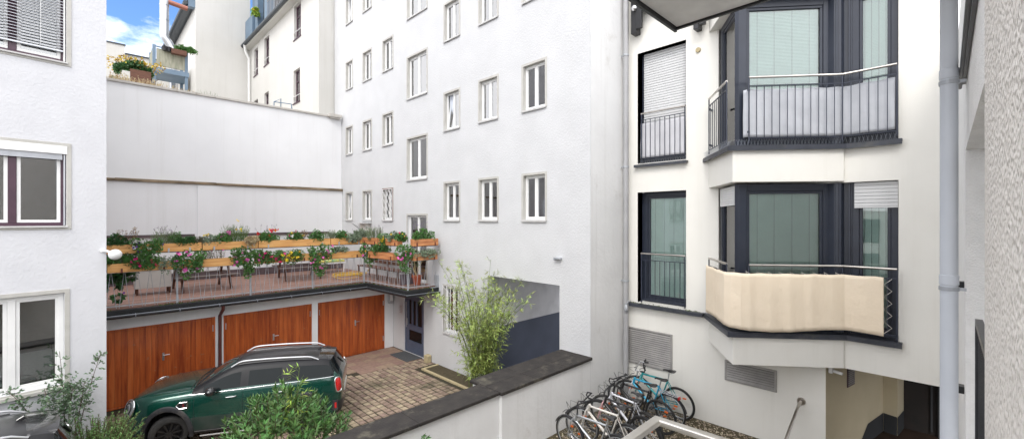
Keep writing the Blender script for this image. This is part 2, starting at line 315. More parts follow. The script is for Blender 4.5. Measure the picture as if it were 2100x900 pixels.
    def build(s, name, mats, parent=None, smooth=False, bevel=0, label=None, bseg=1):
        me = bpy.data.meshes.new(name)
        vs = s.v
        top = parent
        while top is not None and top.parent is not None: top = top.parent
        if top is not None and top.name in ROOT:
            inv = ROOT[top.name].inverted(); vs = [inv @ Vector(q) for q in vs]
        me.from_pydata([tuple(q) for q in vs], [], s.f)
        if not isinstance(mats, (list, tuple)): mats = [mats]
        for q in mats: me.materials.append(M[q] if isinstance(q, str) else q)
        if len(mats) > 1: me.polygons.foreach_set('material_index', s.m)
        if smooth: me.polygons.foreach_set('use_smooth', [True] * len(me.polygons))
        me.update()
        bm = bmesh.new(); bm.from_mesh(me); bmesh.ops.recalc_face_normals(bm, faces=bm.faces); bm.to_mesh(me); bm.free()
        if smooth and smooth != 'all': me.set_sharp_from_angle(angle=R(40))
        o = bpy.data.objects.new(name, me); COL.objects.link(o)
        if parent is not None: o.parent = parent
        if bevel:
            b = o.modifiers.new('bevel', 'BEVEL'); b.width = bevel; b.segments = bseg; b.limit_method = 'ANGLE'; b.harden_normals = False
        if label: o['label'] = label
        return o
def thing(name, label, cat, loc=(0,0,0), rz=0, group=None, kind=None, rot=None):
    o = bpy.data.objects.new(name, None); COL.objects.link(o); o.location = loc
    o.rotation_euler = rot if rot else (0, 0, rz); o.empty_display_size = .2
    o['label'] = label; o['category'] = cat
    if group: o['group'] = group
    if kind: o['kind'] = kind
    from mathutils import Euler
    ROOT[o.name] = Matrix.Translation(Vector(loc)) @ Euler(o.rotation_euler).to_matrix().to_4x4()
    return o
def tag(o, label, cat=None, group=None, kind=None):
    o['label'] = label
    if cat: o['category'] = cat
    if group: o['group'] = group
    if kind: o['kind'] = kind
    return o
def struct(name, mb, m, **k):
    o = mb.build(name, m, None, **k); o['kind'] = 'structure'; return o
def kids(o): return [c for c in o.children]
def dup(root, loc=None, rot=None, label=None, parent=None):
    """copy of a thing or part with copies of all it parents"""
    r = root.copy(); COL.objects.link(r); r.parent = parent
    if loc is not None: r.location = loc
    if rot is not None: r.rotation_euler = rot
    if label: r['label'] = label
    for ch in kids(root): dup(ch, parent=r)
    return r
def frame2(O, U):
    """facade frame: u along the wall, w into the wall, z up"""
    n = (-U[1], U[0])
    return lambda u, w, z: (O[0] + U[0]*u + n[0]*w, O[1] + U[1]*u + n[1]*w, z)
def wall_holes(mb, u0, u1, z0, z1, holes, depth=.16, m=0, mr=None, w=0, step=None):
    us = sorted({u0, u1, *[h[0] for h in holes], *[h[1] for h in holes]}); zs = sorted({z0, z1, *[h[2] for h in holes], *[h[3] for h in holes]})
    us = [u for u in us if u0 <= u <= u1]; zs = [z for z in zs if z0 <= z <= z1]
    for a, b in zip(us, us[1:]):
        for c, d in zip(zs, zs[1:]):
            cu, cz = (a + b) / 2, (c + d) / 2
            if any(h[0] < cu < h[1] and h[2] < cz < h[3] for h in holes): continue
            mb.poly([(a, w, c), (b, w, c), (b, w, d), (a, w, d)], m)
    mr = m if mr is None else mr
    for h in holes:
        a, b, c, d = h[:4]; dd = h[4] if len(h) > 4 else depth
        mb.poly([(a, w, c), (a, w+dd, c), (a, w+dd, d), (a, w, d)], mr); mb.poly([(b, w+dd, c), (b, w, c), (b, w, d), (b, w+dd, d)], mr)
        mb.poly([(a, w+dd, d), (b, w+dd, d), (b, w, d), (a, w, d)], mr)
        if c > 0.001: mb.poly([(a, w, c), (b, w, c), (b, w+dd, c), (a, w+dd, c)], mr)
def rect_frame(mb, a, b, c, d, t, w0, w1, m=0):
    """four bars round a rectangle, butted"""
    mb.box(a, w0, c, b, w1, c + t, m); mb.box(a, w0, d - t, b, w1, d, m); mb.box(a, w0, c + t, a + t, w1, d - t, m); mb.box(b - t, w0, c + t, b, w1, d - t, m)

# ================================================================ GROUND
g = MB(); g.poly([(-300, -300, -.06), (300, -300, -.06), (300, 300, -.06), (-300, 300, -.06)])
struct('ground', g, 'asphalt')
g = MB(); g.poly([(-12, 5.9, -.02), (8.06, 5.9, -.02), (8.06, 14.3, -.02), (-12, 14.3, -.02)])
struct('courtyard_bed', g, 'sand_joint')
g = MB(); r_ = random.Random(3)
pit = .178
for i in range(int(11.4 / pit)):
    for j in range(int(8.3 / pit)):
        x = -3.2 + i * pit; y = 5.95 + j * pit
        if x + pit > 7.4 and y < 11.6: continue
        if y > 12.35 and x > 5.6 - (y - 12.35) * .5: continue
        if y > 13.95: continue
        if x < .2 and y > 10.4: continue
        jx, jy = r_.uniform(-.006, .006), r_.uniform(-.006, .006); s_ = .0735 + r_.uniform(-.004, .003); c_ = .018; t_ = r_.uniform(-.006, .004)
        cx, cy = x + pit/2 + jx, y + pit/2 + jy
        lo = [g.p((cx + sx*s_, cy + sy*s_, -.02)) for sx, sy in ((-1,-1),(1,-1),(1,1),(-1,1))]
        mi = [g.p((cx + sx*s_, cy + sy*s_, -.010 + t_)) for sx, sy in ((-1,-1),(1,-1),(1,1),(-1,1))]
        hi = [g.p((cx + sx*(s_-c_), cy + sy*(s_-c_), t_ + r_.uniform(-.002, .002))) for sx, sy in ((-1,-1),(1,-1),(1,1),(-1,1))]
        g.f.append(hi); g.m.append(0)
        for k in range(4):
            g.f.append([lo[k], lo[(k+1)%4], mi[(k+1)%4], mi[k]]); g.f.append([mi[k], mi[(k+1)%4], hi[(k+1)%4], hi[k]]); g.m += [0, 0]
struct('paving', g, 'sett')
g = MB()
pit = .30
for i in range(20):
    for j in range(8):
        x = 2.3 + i * pit; y = 12.35 + j * pit
        if x + pit > 8.06 or y + pit > 14.45: continue
        if y < 13.9 and x < 5.75 - (y - 12.35) * .5: continue
        y1 = min(y + pit, 14.24); t_ = r_.uniform(-.003, .003)
        g.box(x + .003, y + .003, -.02, x + pit - .003, y1 - .003, .004 + t_)
struct('footpath', g, 'slab', bevel=.004)
# yard where the bicycles stand, higher by a kerb
g = MB(); g.box(-6, -.1, -.05, 9.49, 5.58, .30); struct('bike_yard', g, 'soil')
g = MB(); r2 = random.Random(11)
for k in range(9000):
    x = r2.uniform(4.6, 9.45); y = r2.uniform(.4, 5.5); s_ = r2.uniform(.010, .026)
    a = r2.uniform(0, 6.3); ca, sa = math.cos(a)*s_, math.sin(a)*s_
    top = g.p((x, y, .30 + s_*.9)); q = [g.p((x+ca, y+sa, .30)), g.p((x-sa, y+ca*.8, .305)), g.p((x-ca, y-sa, .30)), g.p((x+sa, y-ca*.8, .305))]
    for u in range(4): g.f.append([q[u], q[(u+1)%4], top]); g.m.append(0)
tag(g.build('gravel', 'gravel'), 'brown gravel under the parked bicycles', None, None, 'stuff')
g = MB()
for k in range(2600):
    x = r2.uniform(5.9, 8.9); y = r2.uniform(3.4, 5.5)
    if math.sin(x*2.1 + y*1.3) + r2.uniform(-.6, .6) < .1: continue
    d = Vector((r2.uniform(-.6, .6), r2.uniform(-.6, .6), 1)).normalized(); g.leaf(Vector((x, y, .30)), d, Vector((r2.uniform(-1,1), r2.uniform(-1,1), .2)), r2.uniform(.02, .05), .010)
tag(g.build('moss_cover', 'moss'), 'yellow-green moss and short weeds between the bicycles', None, None, 'stuff')

# ================================================================ LEFT BUILDING
nU = math.hypot(1.25, .19); UL = (1.25/nU, .19/nU); OL = (.307, 10.9)
FL = frame2(OL, UL); aL = math.atan2(UL[1], UL[0])
LB = thing('apartment_building', 'white rough-plastered house at the left edge with purple-framed windows', 'building', (OL[0], OL[1], 0), aL)
mb = MB(FL)
hl = [(-1.74, -.52, 7.36, 8.75), (-1.74, -.52, 4.52, 5.89), (-1.74, -.54, 1.78, 3.36)]
hl2 = [(a - 2.6, b - 2.6, c, d) for a, b, c, d in hl]
wall_holes(mb, -9, 0, 0, 13, hl + hl2, .17)
mb.poly([(0, 0, 0), (0, 5.6, 0), (0, 5.6, 13), (0, 0, 13)]); mb.poly([(-9, 0, 13), (0, 0, 13), (0, 6, 13), (-9, 6, 13)]); mb.poly([(-9, 0, 0), (-9, 6, 0), (-9, 6, 13), (-9, 0, 13)])
mb.build('wall', 'plaster_left', LB)
mb = MB(FL); mb.box(-8.9, .6, .1, -.2, .7, 12.8); mb.build('interior', 'dim_interior', LB)
def left_window(h, kind, off=0):
    a, b, c, d = h; fm = 'white_frame' if kind == 'low' else 'purple_frame'
    mb = MB(FL); w0, w1 = .07, .125; mid = (a + b) / 2
    rect_frame(mb, a, b, c, d, .055 if kind != 'low' else .07, w0, w1); mb.box(mid - .045, w0 - .004, c + .05, mid + .045, w1, d - .05)
    wnd = mb.build('window', fm, LB, bevel=.004)
    for s0, s1 in ((a + .055, mid - .045), (mid + .045, b - .055)):
        mb = MB(FL); rect_frame(mb, s0 + .002, s1 - .002, c + .058, d - .058, .045, w0 + .012, w1 - .005); mb.build('sash', 'white_frame', wnd, bevel=.003)
        mb = MB(FL); mb.box(s0 + .047, .10, c + .103, s1 - .047, .108, d - .103); mb.build('pane', 'glass_dark', wnd)
    mb = MB(FL); t = .065
    for q in ((a - t, -.012, c - t, b + t, .0, c), (a - t, -.012, d, b + t, .0, d + t), (a - t, -.012, c, a, .0, d), (b, -.012, c, b + t, .0, d)): mb.box(*q)
    mb.build('surround', 'surround', wnd, bevel=.003)
    mb = MB(FL); mb.box(a - .01, -.045, c - .028, b + .02, .07, c - .002) if kind != 'low' else mb.box(a - .05, -.06, c - .09, b + .06, .07, c - .03)
    mb.build('sill', 'sill_metal' if kind != 'low' else 'surround', wnd, bevel=.003)
    return wnd, mid
for dx in (0, -2.6):
    h = [(a + dx, b + dx, c, d) for a, b, c, d in hl]
    wnd, mid = left_window(h[0], 'top')
    mb = MB(FL); a, b, c, d = h[0]
    z = d
    while z > c + .20:
        mb.poly([(a + .03, .012, z), (b - .035, .012, z), (b - .035, .058, z + .014), (a + .03, .058, z + .014)]); mb.box(a + .03, .008, z - .0035, b - .035, .014, z + .0035); z -= .050
    mb.box(a + .03, .012, z - .012, b - .035, .055, z + .012)
    mb.build('venetian_blind', 'blind_alu', wnd)
    mb = MB(FL); mb.box(b - .030, .008, c + .02, b - .012, .066, d); mb.tube([(b - .30, .01, d), (b - .30, .01, c + .25)], .003, 5); mb.build('blind_rail', 'white_frame', wnd)
    wnd, mid = left_window(h[1], 'mid'); a, b, c, d = h[1]
    mb = MB(FL); mb.box(a + .005, -.02, d - .13, b + .012, .062, d + .01); mb.build('shutter_box', 'white_gloss', wnd, bevel=.004)
    mb = MB(FL)
    for k in range(6): mb.box(a + .02, .012, d - .145 - k*.016, b - .045, .05, d - .133 - k*.016)
    mb.build('rolled_blind', 'blind_alu', wnd); mb = MB(FL); mb.box(b - .028, .01, c + .01, b - .012, .064, d - .14); mb.build('blind_rail', 'blind_alu', wnd)
    wnd, mid = left_window(h[2], 'low'); a, b, c, d = h[2]
    mb = MB(FL)
    for s0, s1 in ((a + .11, mid - .1), (mid + .1, b - .11)):
        z = c + .14
        while z < c + .62: mb.box(s0, .115, z, s1, .128, z + .022); z += .027
    mb.build('pleated_shade', 'blind', wnd)
# globe lamp on the corner
gl = thing('globe_lamp', 'white glass globe lamp on the corner of the left house', 'lamp', FL(-.03, -.0, 4.02), aL)
x, y, z = FL(-.03, 0, 4.02)
mb = MB(); mb.tube([FL(-.06, .0, 4.06), FL(-.06, -.03, 4.06)], .035, 12); mb.tube([FL(-.06, -.02, 4.06), FL(.0, -.06, 4.05), FL(.05, -.09, 4.02)], .022, 10); mb.build('bracket', 'white_gloss', gl, smooth=True)
mb = MB(); c_ = FL(.10, -.11, 3.985); mb.ball(c_, (.100, .100, .096), 20, 12); mb.build('shade', 'lamp_glass', gl, smooth='all')

# ================================================================ TOWER
OT = (8.05, 19.45); FT = frame2(OT, (0, -1)); aT = -R(90)
TW = thing('apartment_building', 'tall white apartment block with rows of grey-edged casement windows in the middle', 'building', (OT[0], OT[1], 0), aT)
U = lambda Y: OT[1] - Y
cols = {'A': (18.28, 17.57), 'B': (16.70, 15.89), 'C': (15.07, 14.24), 'E': (11.15, 10.30), 'F': (9.47, 8.61), 'G': (7.74, 6.88)}
rows = [4.54, 7.34, 10.12, 12.92, 15.7]
SUR = .06
wins = []
for cn, (ya, yb) in cols.items():
    for ri, z0 in enumerate(rows): wins.append((cn, ri, U(ya) + SUR, U(yb) - SUR, z0 + SUR + .02, z0 + 1.27 - SUR))
for ri, z0 in enumerate((5.93, 8.75, 11.54, 14.3)): wins.append(('D', ri, U(13.33) + SUR, U(12.03) - SUR, z0 + SUR + .02, z0 + 1.55 - SUR))
holes = [(w[2], w[3], w[4], w[5]) for w in wins]
dterr = (U(13.33) + SUR, U(12.03) - SUR, 2.53, 4.83 - SUR); entr = (U(13.49), U(12.26), 0, 2.06, .10); pas = (U(9.07), U(6.48), 0, 3.06, .45); low = (U(11.19) + .06, U(10.28) - .06, 1.12, 2.55)
mb = MB(FT)
wall_holes(mb, 0, U(5.6), 0, 18, holes + [dterr, entr, pas, low], .15)
mb.poly([(0, 0, 0), (0, 3, 0), (0, 3, 18), (0, 0, 18)]); mb.poly([(0, 0, 18), (U(5.6), 0, 18), (U(5.6), 8, 18), (0, 8, 18)])
mb.build('wall', 'plaster_tower', TW)
mb = MB(FT); mb.box(.2, .7, .02, U(9.25), .8, 17.9); mb.box(U(6.3), .7, .02, U(5.7), .8, 17.9); mb.box(U(9.25), .7, 3.3, U(6.3), .8, 17.9); mb.build('interior', 'dim_interior', TW)
# side wall, continuous with the low yard wall
FS = frame2((8.05, 5.6), (1, 0))
mb = MB(FS); wall_holes(mb, 0, 1.46, 0, 18, [], 0); mb.build('side_wall', 'plaster_side', TW)
mb = MB(FT); mb.box(U(6.30), -.012, 3.76, U(5.6), .0, 18); mb.box(U(6.48), -.0125, 0, U(5.6) , .0, 3.757); mb.build('pilaster', 'plaster_tower', TW)
mb = MB(FT); mb.box(U(6.60), -.10, 3.69, U(6.40), -.0, 3.725); mb.box(U(6.60), -.10, 3.66, U(6.58), -.0, 3.69); mb.build('drip_cap', 'galv', TW)
# passage through the ground floor: side walls, ceiling, dado
mb = MB(); mb.poly([(8.50, 9.07, 0), (12.5, 9.07, 0), (12.5, 9.07, 3.06), (8.50, 9.07, 3.06)]); mb.poly([(8.5, 6.48, 0), (12.5, 6.48, 0), (12.5, 6.48, 3.06), (8.5, 6.48, 3.06)]);  mb.poly([(8.5, 6.48, 3.06), (12.5, 6.48, 3.06), (12.5, 9.07, 3.06), (8.5, 9.07, 3.06)])
mb.build('passage_wall', 'plaster_shade', TW)
mb = MB(); mb.box(8.07, 9.055, 0, 12.48, 9.069, 1.56); mb.build('dado', 'dado_blue', TW)

rw = random.Random(5)
def window_set(a, b, c, d, tilt=None, lace=0, curtain='curtain', name='window'):
    """casement: part window (frame), sub-parts surround, sill, sash, pane, curtain. Facade coords of the tower."""
    o = bpy.data.meshes.new; w0, w1 = .085, .14; mid = (a + b) / 2
    mb = MB(FT); rect_frame(mb, a + .002, b - .002, c + .002, d - .002, .045, w0, w1)
    if b - a > .45: mb.box(mid - .022, w0 - .006, c + .045, mid + .022, w1, d - .045)
    wnd = mb.build(name, 'white_frame', TW, bevel=.003)
    for k, (s0, s1) in enumerate(((a + .047, mid - .022), (mid + .022, b - .047))):
        T = FT
        if tilt == k:
            zz = c + .05
            def T(u, w, z, zz=zz): return FT(u, w - max(0, (z - zz)) * .12 - .02, z) if False else FT(u, w + (z - zz) * .10, z)
        mb = MB(T); t = .038 if b - a > .9 else .03
        rect_frame(mb, s0 + .002, s1 - .002, c + .048, d - .048, t, w0 + .006, w1 - .01); mb.build('sash', 'white_frame', wnd, bevel=.002)
        mb = MB(T); mb.box(s0 + t, .112, c + .048 + t, s1 - t, .118, d - .048 - t); mb.build('pane', 'glass_blue', wnd)
    mb = MB(FT); t = SUR
    for q in ((a - t, -.012, c - t*.4, a, .0, d), (b, -.012, c - t*.4, b + t, .0, d), (a - t, -.012, d, b + t, .0, d + t)): mb.box(*q)
    for q in ((a, 0.001, c, a + .0015, .085, d), (a, .001, d - .0015, b, .085, d)): mb.box(*q)
    mb.build('surround', 'surround', wnd)
    mb = MB(FT); mb.box(a - .045, -.045, c - .032, b + .045, .085, c - .004); mb.box(a - .045, -.045, c - .055, b + .045, -.035, c - .032); mb.build('sill', 'sill_metal', wnd, bevel=.003)
    if curtain:
        mb = MB(FT); n = 26
        x0, x1 = a + .01, b - .01
        if rw.random() < .35: x1 = x0 + (x1 - x0) * rw.choice((.45, .6, .8))
        pts = [(x0 + (x1 - x0) * i / n, .18 + .022 * math.sin(i * 1.9) + .012 * math.sin(i * .7 + c)) for i in range(n + 1)]
        for (u1, v1), (u2, v2) in zip(pts, pts[1:]): mb.poly([(u1, v1, c), (u2, v2, c), (u2, v2, d), (u1, v1, d)])
        mb.build('curtain', curtain, wnd, smooth='all')
    return wnd
rw = random.Random(5)
for cn, ri, a, b, c, d in wins:
    if ri >= 3 and cn in 'EFG': continue
    if ri >= 4 or (cn == 'D' and ri >= 3): continue
    tilt = 0 if (cn, ri) in (('A', 3), ('A', 0), ('E', 1)) else None
    wd = window_set(a, b, c, d, tilt, curtain='curtain_grey' if cn == 'D' else ('curtain' if rw.random() < .75 else None))
    if (cn, ri) == ('C', 0):
        mb = MB(FT)
        for k in range(-3, 5):
            for sg in (1, -1):
                u0 = a + (b - a) * k / 3; 
                pts = []
                n = 24
                for i in range(n + 1):
                    zz = c + (d - c) * i / n; ph = ((zz - c) / .27 + k * 0) % 2; tri = ph if ph < 1 else 2 - ph
                    uu = a + (b - a) * (k + .5) / 3 + sg * (tri - .5) * (b - a) / 3
                    pts.append((uu, -.02, zz))
                pts = [p for p in pts if a - .02 <= p[0] <= b + .02]
                if len(pts) > 4 and 0 <= k < 3: mb.tube(pts, .008, 5)
        rect_frame(mb, a - .02, b + .02, c - .01, d + .01, .018, -.032, -.012); mb.build('grille', 'white_gloss', wd)
        mb = MB(FT); rect_frame(mb, a - .045, b + .045, c - .035, d + .035, .022, -.02, -.011); mb.build('grille_frame', 'rust_metal', wd)
# wide glazed door onto the terrace
a, b, c, d = dterr
mb = MB(FT); rect_frame(mb, a, b, c, d, .07, .07, .13); mid = (a + b)/2; mb.box(mid - .05, .065, c + .07, mid + .05, .13, d - .07); td = mb.build('terrace_door', 'white_frame', TW, bevel=.004)
mb = MB(FT); mb.box(a + .07, .10, c + .07, mid - .05, .106, d - .07); mb.box(mid + .05, .10, c + .07, b - .07, .106, d - .07); mb.build('pane', 'glass_blue', td)
mb = MB(FT); mb.box(a, .26, c, b, .27, d); mb.build('curtain', 'curtain_grey', td)
mb = MB(FT); t = SUR; mb.box(a - t, -.012, c, a, 0, d); mb.box(b, -.012, c, b + t, 0, d); mb.box(a - t, -.012, d, b + t, 0, d + t); mb.build('surround', 'surround', td)
# barred window behind the bamboo
a, b, c, d = low
wd = window_set(a, b, c, d, None, curtain=None)
mb = MB(FT)
for k in range(5):
    u = a + (b - a) * k / 4; mb.box(u - .009, -.05, c - .02, u + .009, -.035, d + .02)
for k in range(3):
    z = c + (d - c) * (k + .5) / 3; mb.tube([(a, -.03, z - .2), (b, -.03, z + .2)], .006, 5); mb.tube([(a, -.025, z + .2), (b, -.025, z - .2)], .006, 5)
mb.build('grille', 'white_gloss', wd)
# entrance door
a, b, c, d, _ = entr; d = 2.06
mb = MB(FT); mb.box(a, .03, 0, a + .07, .10, d); mb.box(b - .07, .03, 0, b, .10, d); mb.box(a + .07, .03, d - .07, b - .07, .10, d)
mb.box(a + .07, .05, .0, b - .07, .095, .10); dr = mb.build('entrance_door', 'door_blue', TW, bevel=.004)
da, db = a + .072, b - .072
mb = MB(FT); wdt = db - da
mb.box(da, .04, .10, db, .085, .42); mb.box(da, .04, .80, db, .085, .98); mb.box(da, .04, 1.84, db, .085, d - .072)
mb.box(da, .04, .42, da + .16, .085, .80); mb.box(db - .12, .04, .42, db, .085, .80)
for u0, u1 in ((da, da + .17), (da + .33, da + .43), (da + .60, da + .70), (db - .11, db)): mb.box(u0, .04, .98, u1, .085, 1.84)
mb.build('leaf', 'door_blue', dr, bevel=.004)
mb = MB(FT); mb.box(da + .1, .062, .44, db - .1, .068, .78); mb.box(da + .15, .062, 1.0, db - .1, .068, 1.82); mb.build('pane', 'car_glass', dr)
mb = MB(FT); mb.box(da + .05, .025, .95, da + .085, .04, 1.17); mb.tube([(da + .067, .03, 1.06), (da + .067, -.01, 1.06), (da + .17, -.01, 1.06)], .009, 8); mb.box(da + .03, .0, .86, da + .045, .03, 1.75); mb.build('handle', 'silver', dr)
mb = MB(FT); mb.box(a - .02, -.02, 0, b + .02, .03, .02); mb.build('threshold', 'sill_metal', dr)
mb = MB(FT); mb.box(U(13.80), -.018, 1.28, U(13.60), -.002, 1.62); bp_ = mb.build('doorbell_panel', 'silver', TW, bevel=.003)
mb = MB(FT)
for k in range(5):
    mb.box(U(13.77), -.024, 1.32 + k*.055, U(13.71), -.018, 1.345 + k*.055); mb.box(U(13.69), -.024, 1.32 + k*.055, U(13.63), -.018, 1.345 + k*.055)
mb.build('bell_button', 'vent_metal', bp_)
# meter shelf under the second window column
mb = MB(FT); u0, u1 = U(16.95), U(15.9); mb.box(u0, -.40, 4.47, u1, 0, 4.495); sh = mb.build('wall_shelf', 'sill_metal', TW)
mb = MB(FT)
for u in (u0 + .12, u1 - .12): mb.tube([(u, -.36, 4.46), (u, -.01, 4.22)], .012, 6)
mb.build('strut', 'galv', sh)
mb = MB(FT); mb.box(u0 + .35, -.16, 3.3, u1 - .2, 0, 4.46); mb.build('duct', 'plaster_cream', sh)

# ================================================================ YARD WALL with coping
YW = thing('yard_wall', 'low white plastered wall with dark stone coping between car and bicycles', 'wall', (4, 5.6, 0))
mb = MB(); mb.box(-6, 5.66, -.05, 5.30, 6.10, 1.50); mb.box(5.30, 5.595, -.05, 8.04, 6.40, 1.50); mb.build('masonry', 'plaster_side', YW, bevel=.006)
mb = MB(); r3 = random.Random(2)
x = -6
while x < 5.25:
    x1 = min(x + 1.6, 5.255); mb.box(x + .002, 5.60, 1.503, x1 - .002, 6.16, 1.56 + r3.uniform(-.002, .002)); x = x1
x = 5.257
while x < 8.03:
    x1 = min(x + .95, 8.045)
    if x1 > 7.7: x1 = 8.045
    mb.box(x + .002, 5.545, 1.503, x1 - .002, 5.97, 1.565); mb.box(x + .002, 5.974, 1.503, x1 - .002, 6.44, 1.562 + r3.uniform(-.002, .001)); x = x1
mb.build('coping', 'coping', YW, bevel=.008)

# ================================================================ GARAGE ROW + TERRACE
GA = thing('garage_building', 'row of low garages with a planted roof terrace on top', 'garage', (4, 14.25, 0))
FG = frame2((0, 14.25), (1, 0))
gd = [(.02, 2.60), (2.79, 5.18), (5.36, 7.71)]
mb = MB(FG); wall_holes(mb, -3, 8.04, 0, 2.36, [(a, b, 0, 1.95) for a, b in gd], .12); mb.build('wall', 'plaster_smooth', GA)
for i, (a, b) in enumerate(gd):
    mb = MB(FG); mb.box(a, .02, 0, a + .05, .10, 1.95); mb.box(b - .05, .02, 0, b, .10, 1.95); mb.box(a + .05, .02, 1.90, b - .05, .10, 1.95); mb.box(a + .05, .02, 0, b - .05, .09, .035)
    gdr = mb.build('garage_door', 'garage_wood', GA, bevel=.003)
    mid = (a + b) / 2 + (.02 if i else .1)
    for s0, s1 in ((a + .053, mid - .004), (mid + .004, b - .053)):
        mb = MB(FG); mb.box(s0, .035, .04, s1, .08, 1.895); mb.build('door_leaf', 'garage_wood', gdr, bevel=.003)
    mb = MB(FG); mb.box(mid - .035, .018, .045, mid + .03, .034, 1.89); mb.build('cover_strip', 'garage_wood', gdr, bevel=.003)
    mb = MB(FG); mb.box(mid + .045, .012, 1.0, mid + .085, .034, 1.19); mb.tube([(mid + .065, .02, 1.14), (mid + .065, -.04, 1.14), (mid + .19, -.04, 1.14)], .009, 8); mb.build('handle', 'silver', gdr)
    for u in (a + .055, b - .055):
        for z in (.28, 1.55): 
            mb = MB(FG); mb.tube([(u, .012, z), (u, .012, z + .17)], .013, 8); mb.build('hinge', 'silver', gdr)
# roof slab / deck (with the projection over the entrance)
edge = [(-3, 13.80), (6.86, 13.80), (6.93, 11.42), (8.04, 11.36)]
mb = MB(); mb.prism([(-3, 13.98), (6.93, 13.98), (7.10, 11.58), (8.045, 11.54), (8.045, 18.68), (-3, 18.68)], 2.36, 2.515); mb.build('deck', 'deck_wood', GA)
mb = MB(); mb.prism([(-3, 13.80), (6.80, 13.80), (6.90, 11.42), (8.042, 11.38), (8.042, 11.535), (7.09, 11.575), (6.92, 13.975), (-3, 13.975)], 2.335, 2.475); mb.build('roof_edge', 'bitumen', GA, bevel=.01)
mb = MB(); rr = random.Random(9)
def edge_pt(s):
    L1, L2 = 7.3, 2.4
    if s < L1: return (-.4 + s, 13.89)
    if s < L1 + L2: t = (s - L1) / L2; return (6.87 + .11 * t, 13.89 - 2.4 * t)
    return (6.98 + (s - L1 - L2), 11.48)
for k in range(420):
    x, y = edge_pt(rr.uniform(0, 10.6)); 
    if math.sin(x*5) + math.sin(y*7 + x*2) < rr.uniform(-1.2, 1.2): continue
    y += rr.uniform(-.06, .05)
    for q in range(3):
        d = Vector((rr.uniform(-1, 1), rr.uniform(-1, 1), rr.uniform(.4, 1.2))).normalized(); mb.leaf(Vector((x, y, 2.475)), d, Vector((rr.uniform(-1,1), rr.uniform(-1,1), .5)), rr.uniform(.015, .05), .018)
tag(mb.build('edge_weeds', 'moss'), 'green moss and small weeds along the terrace edge', None, None, 'stuff')
gut = [(-3, 13.76, 2.33), (6.78, 13.76, 2.33), (6.86, 11.38, 2.325), (8.03, 11.33, 2.32)]
mb = MB(); mb.tube(gut, .042, 10); g_ = mb.build('gutter', 'black_metal', GA, smooth=True)
mb = MB(); mb.tube([(p[0], p[1] - .04, p[2] + .035) for p in gut], .008, 6); mb.build('bead', 'zinc', g_)
for x in (.9, 1.75, 2.6, 3.5, 4.4, 5.3, 6.2):
    mb = MB(); mb.tube([(x, 13.81, 2.37), (x, 13.70, 2.36), (x, 13.71, 2.30), (x, 13.80, 2.28)], .009, 6); mb.build('gutter_hook', 'zinc', g_)
mb = MB(); mb.tube([(2.69, 13.76, 2.30), (2.69, 13.78, 2.20), (2.695, 14.02, 2.08), (2.695, 14.19, 1.98), (2.695, 14.19, .02)], .042, 12); mb.build('downpipe', 'brown_pipe', GA, smooth=True)
mb = MB(); mb.box(7.82, 14.12, 1.60, 7.97, 14.245, 1.98); lp = mb.build('wall_lamp', 'silver', GA, bevel=.006); mb = MB(); mb.box(7.84, 14.08, 1.70, 7.95, 14.118, 1.96); mb.build('lamp_cover', 'lamp_glass', lp, bevel=.008)

# railing of the terrace
RA = thing('terrace_railing', 'grey steel railing with zigzag bars around the roof terrace', 'railing', (4, 13.95, 2.47))
P0 = [(-.6, 13.95), (6.78, 13.95), (6.99, 11.50), (8.03, 11.46)]
def seg_pts(a, b, t): return (a[0] + (b[0]-a[0])*t, a[1] + (b[1]-a[1])*t)
for px_, py_ in ((.05, 13.95), (1.72, 13.95), (3.38, 13.95), (5.09, 13.95), (6.78, 13.95), (6.99, 11.50)):
    mb = MB(); mb.box(px_ - .02, py_ - .02, 2.40, px_ + .02, py_ + .02, 3.80); mb.build('post', 'galv', RA, bevel=.003)
for z, mt in ((3.80, 'black_metal'), (3.36, 'galv'), (2.56, 'galv')):
    mb = MB()
    for a, b in zip(P0, P0[1:]): mb.bar((*a, z), (*b, z), .035, .018)
    mb.build('rail', mt, RA)
for a, b in zip(P0, P0[1:]):
    ln = math.hypot(b[0]-a[0], b[1]-a[1]); n = max(3, round(ln / .235))
    for k in range(n):
        x0, y0 = seg_pts(a, b, (k + .10) / n); x1, y1 = seg_pts(a, b, (k + .5) / n); x2, y2 = seg_pts(a, b, (k + .90) / n)
        mb = MB(); mb.tube([(x0, y0, 2.50), (x1 - (x1-x0)*.1, y1 - (y1-y0)*.1, 3.35)], .0065, 6); mb.tube([(x1 + (x2-x1)*.1, y1 + (y2-y1)*.1, 3.35), (x2, y2, 2.50)], .0065, 6)
        mb.build('bar', 'galv', RA)

# back wall of the courtyard
BW = thing('courtyard_wall', 'high plain white wall closing the terrace at the back', 'wall', (3, 18.7, 0))
mb = MB(); mb.box(-9, 18.7, 0, 8.045, 18.95, 9.02); mb.box(-9, 18.62, 0, 8.045, 18.698, 5.86); mb.box(2.86, 18.58, 0, 3.6, 18.618, 5.84); mb.build('wall', 'plaster_smooth', BW)
mb = MB(); x = -9; rr = random.Random(4)
while x < 8.04:
    x1 = min(x + rr.uniform(1.5, 2.8), 8.04); mb.box(x + .004, 18.54 + rr.uniform(-.012, .012), 5.862, x1, 18.698, 5.95 + rr.uniform(-.01, .01)); x = x1
mb.build('timber_ledge', 'old_beam', BW, bevel=.006)
mb = MB(); x = -9
while x < 7.3:
    x1 = min(x + 3.1, 7.55); mb.box(x + .006, 18.64, 9.022, x1, 19.02, 9.10); x = x1
mb.build('wall_capping', 'cap_stone', BW, bevel=.006)
mb = MB(); mb.box(7.45, 18.50, 9.02, 7.98, 18.69, 9.16); mb.box(7.5, 18.54, 8.96, 7.92, 18.68, 9.02); mb.build('gutter_box', 'cap_stone', BW, bevel=.01)
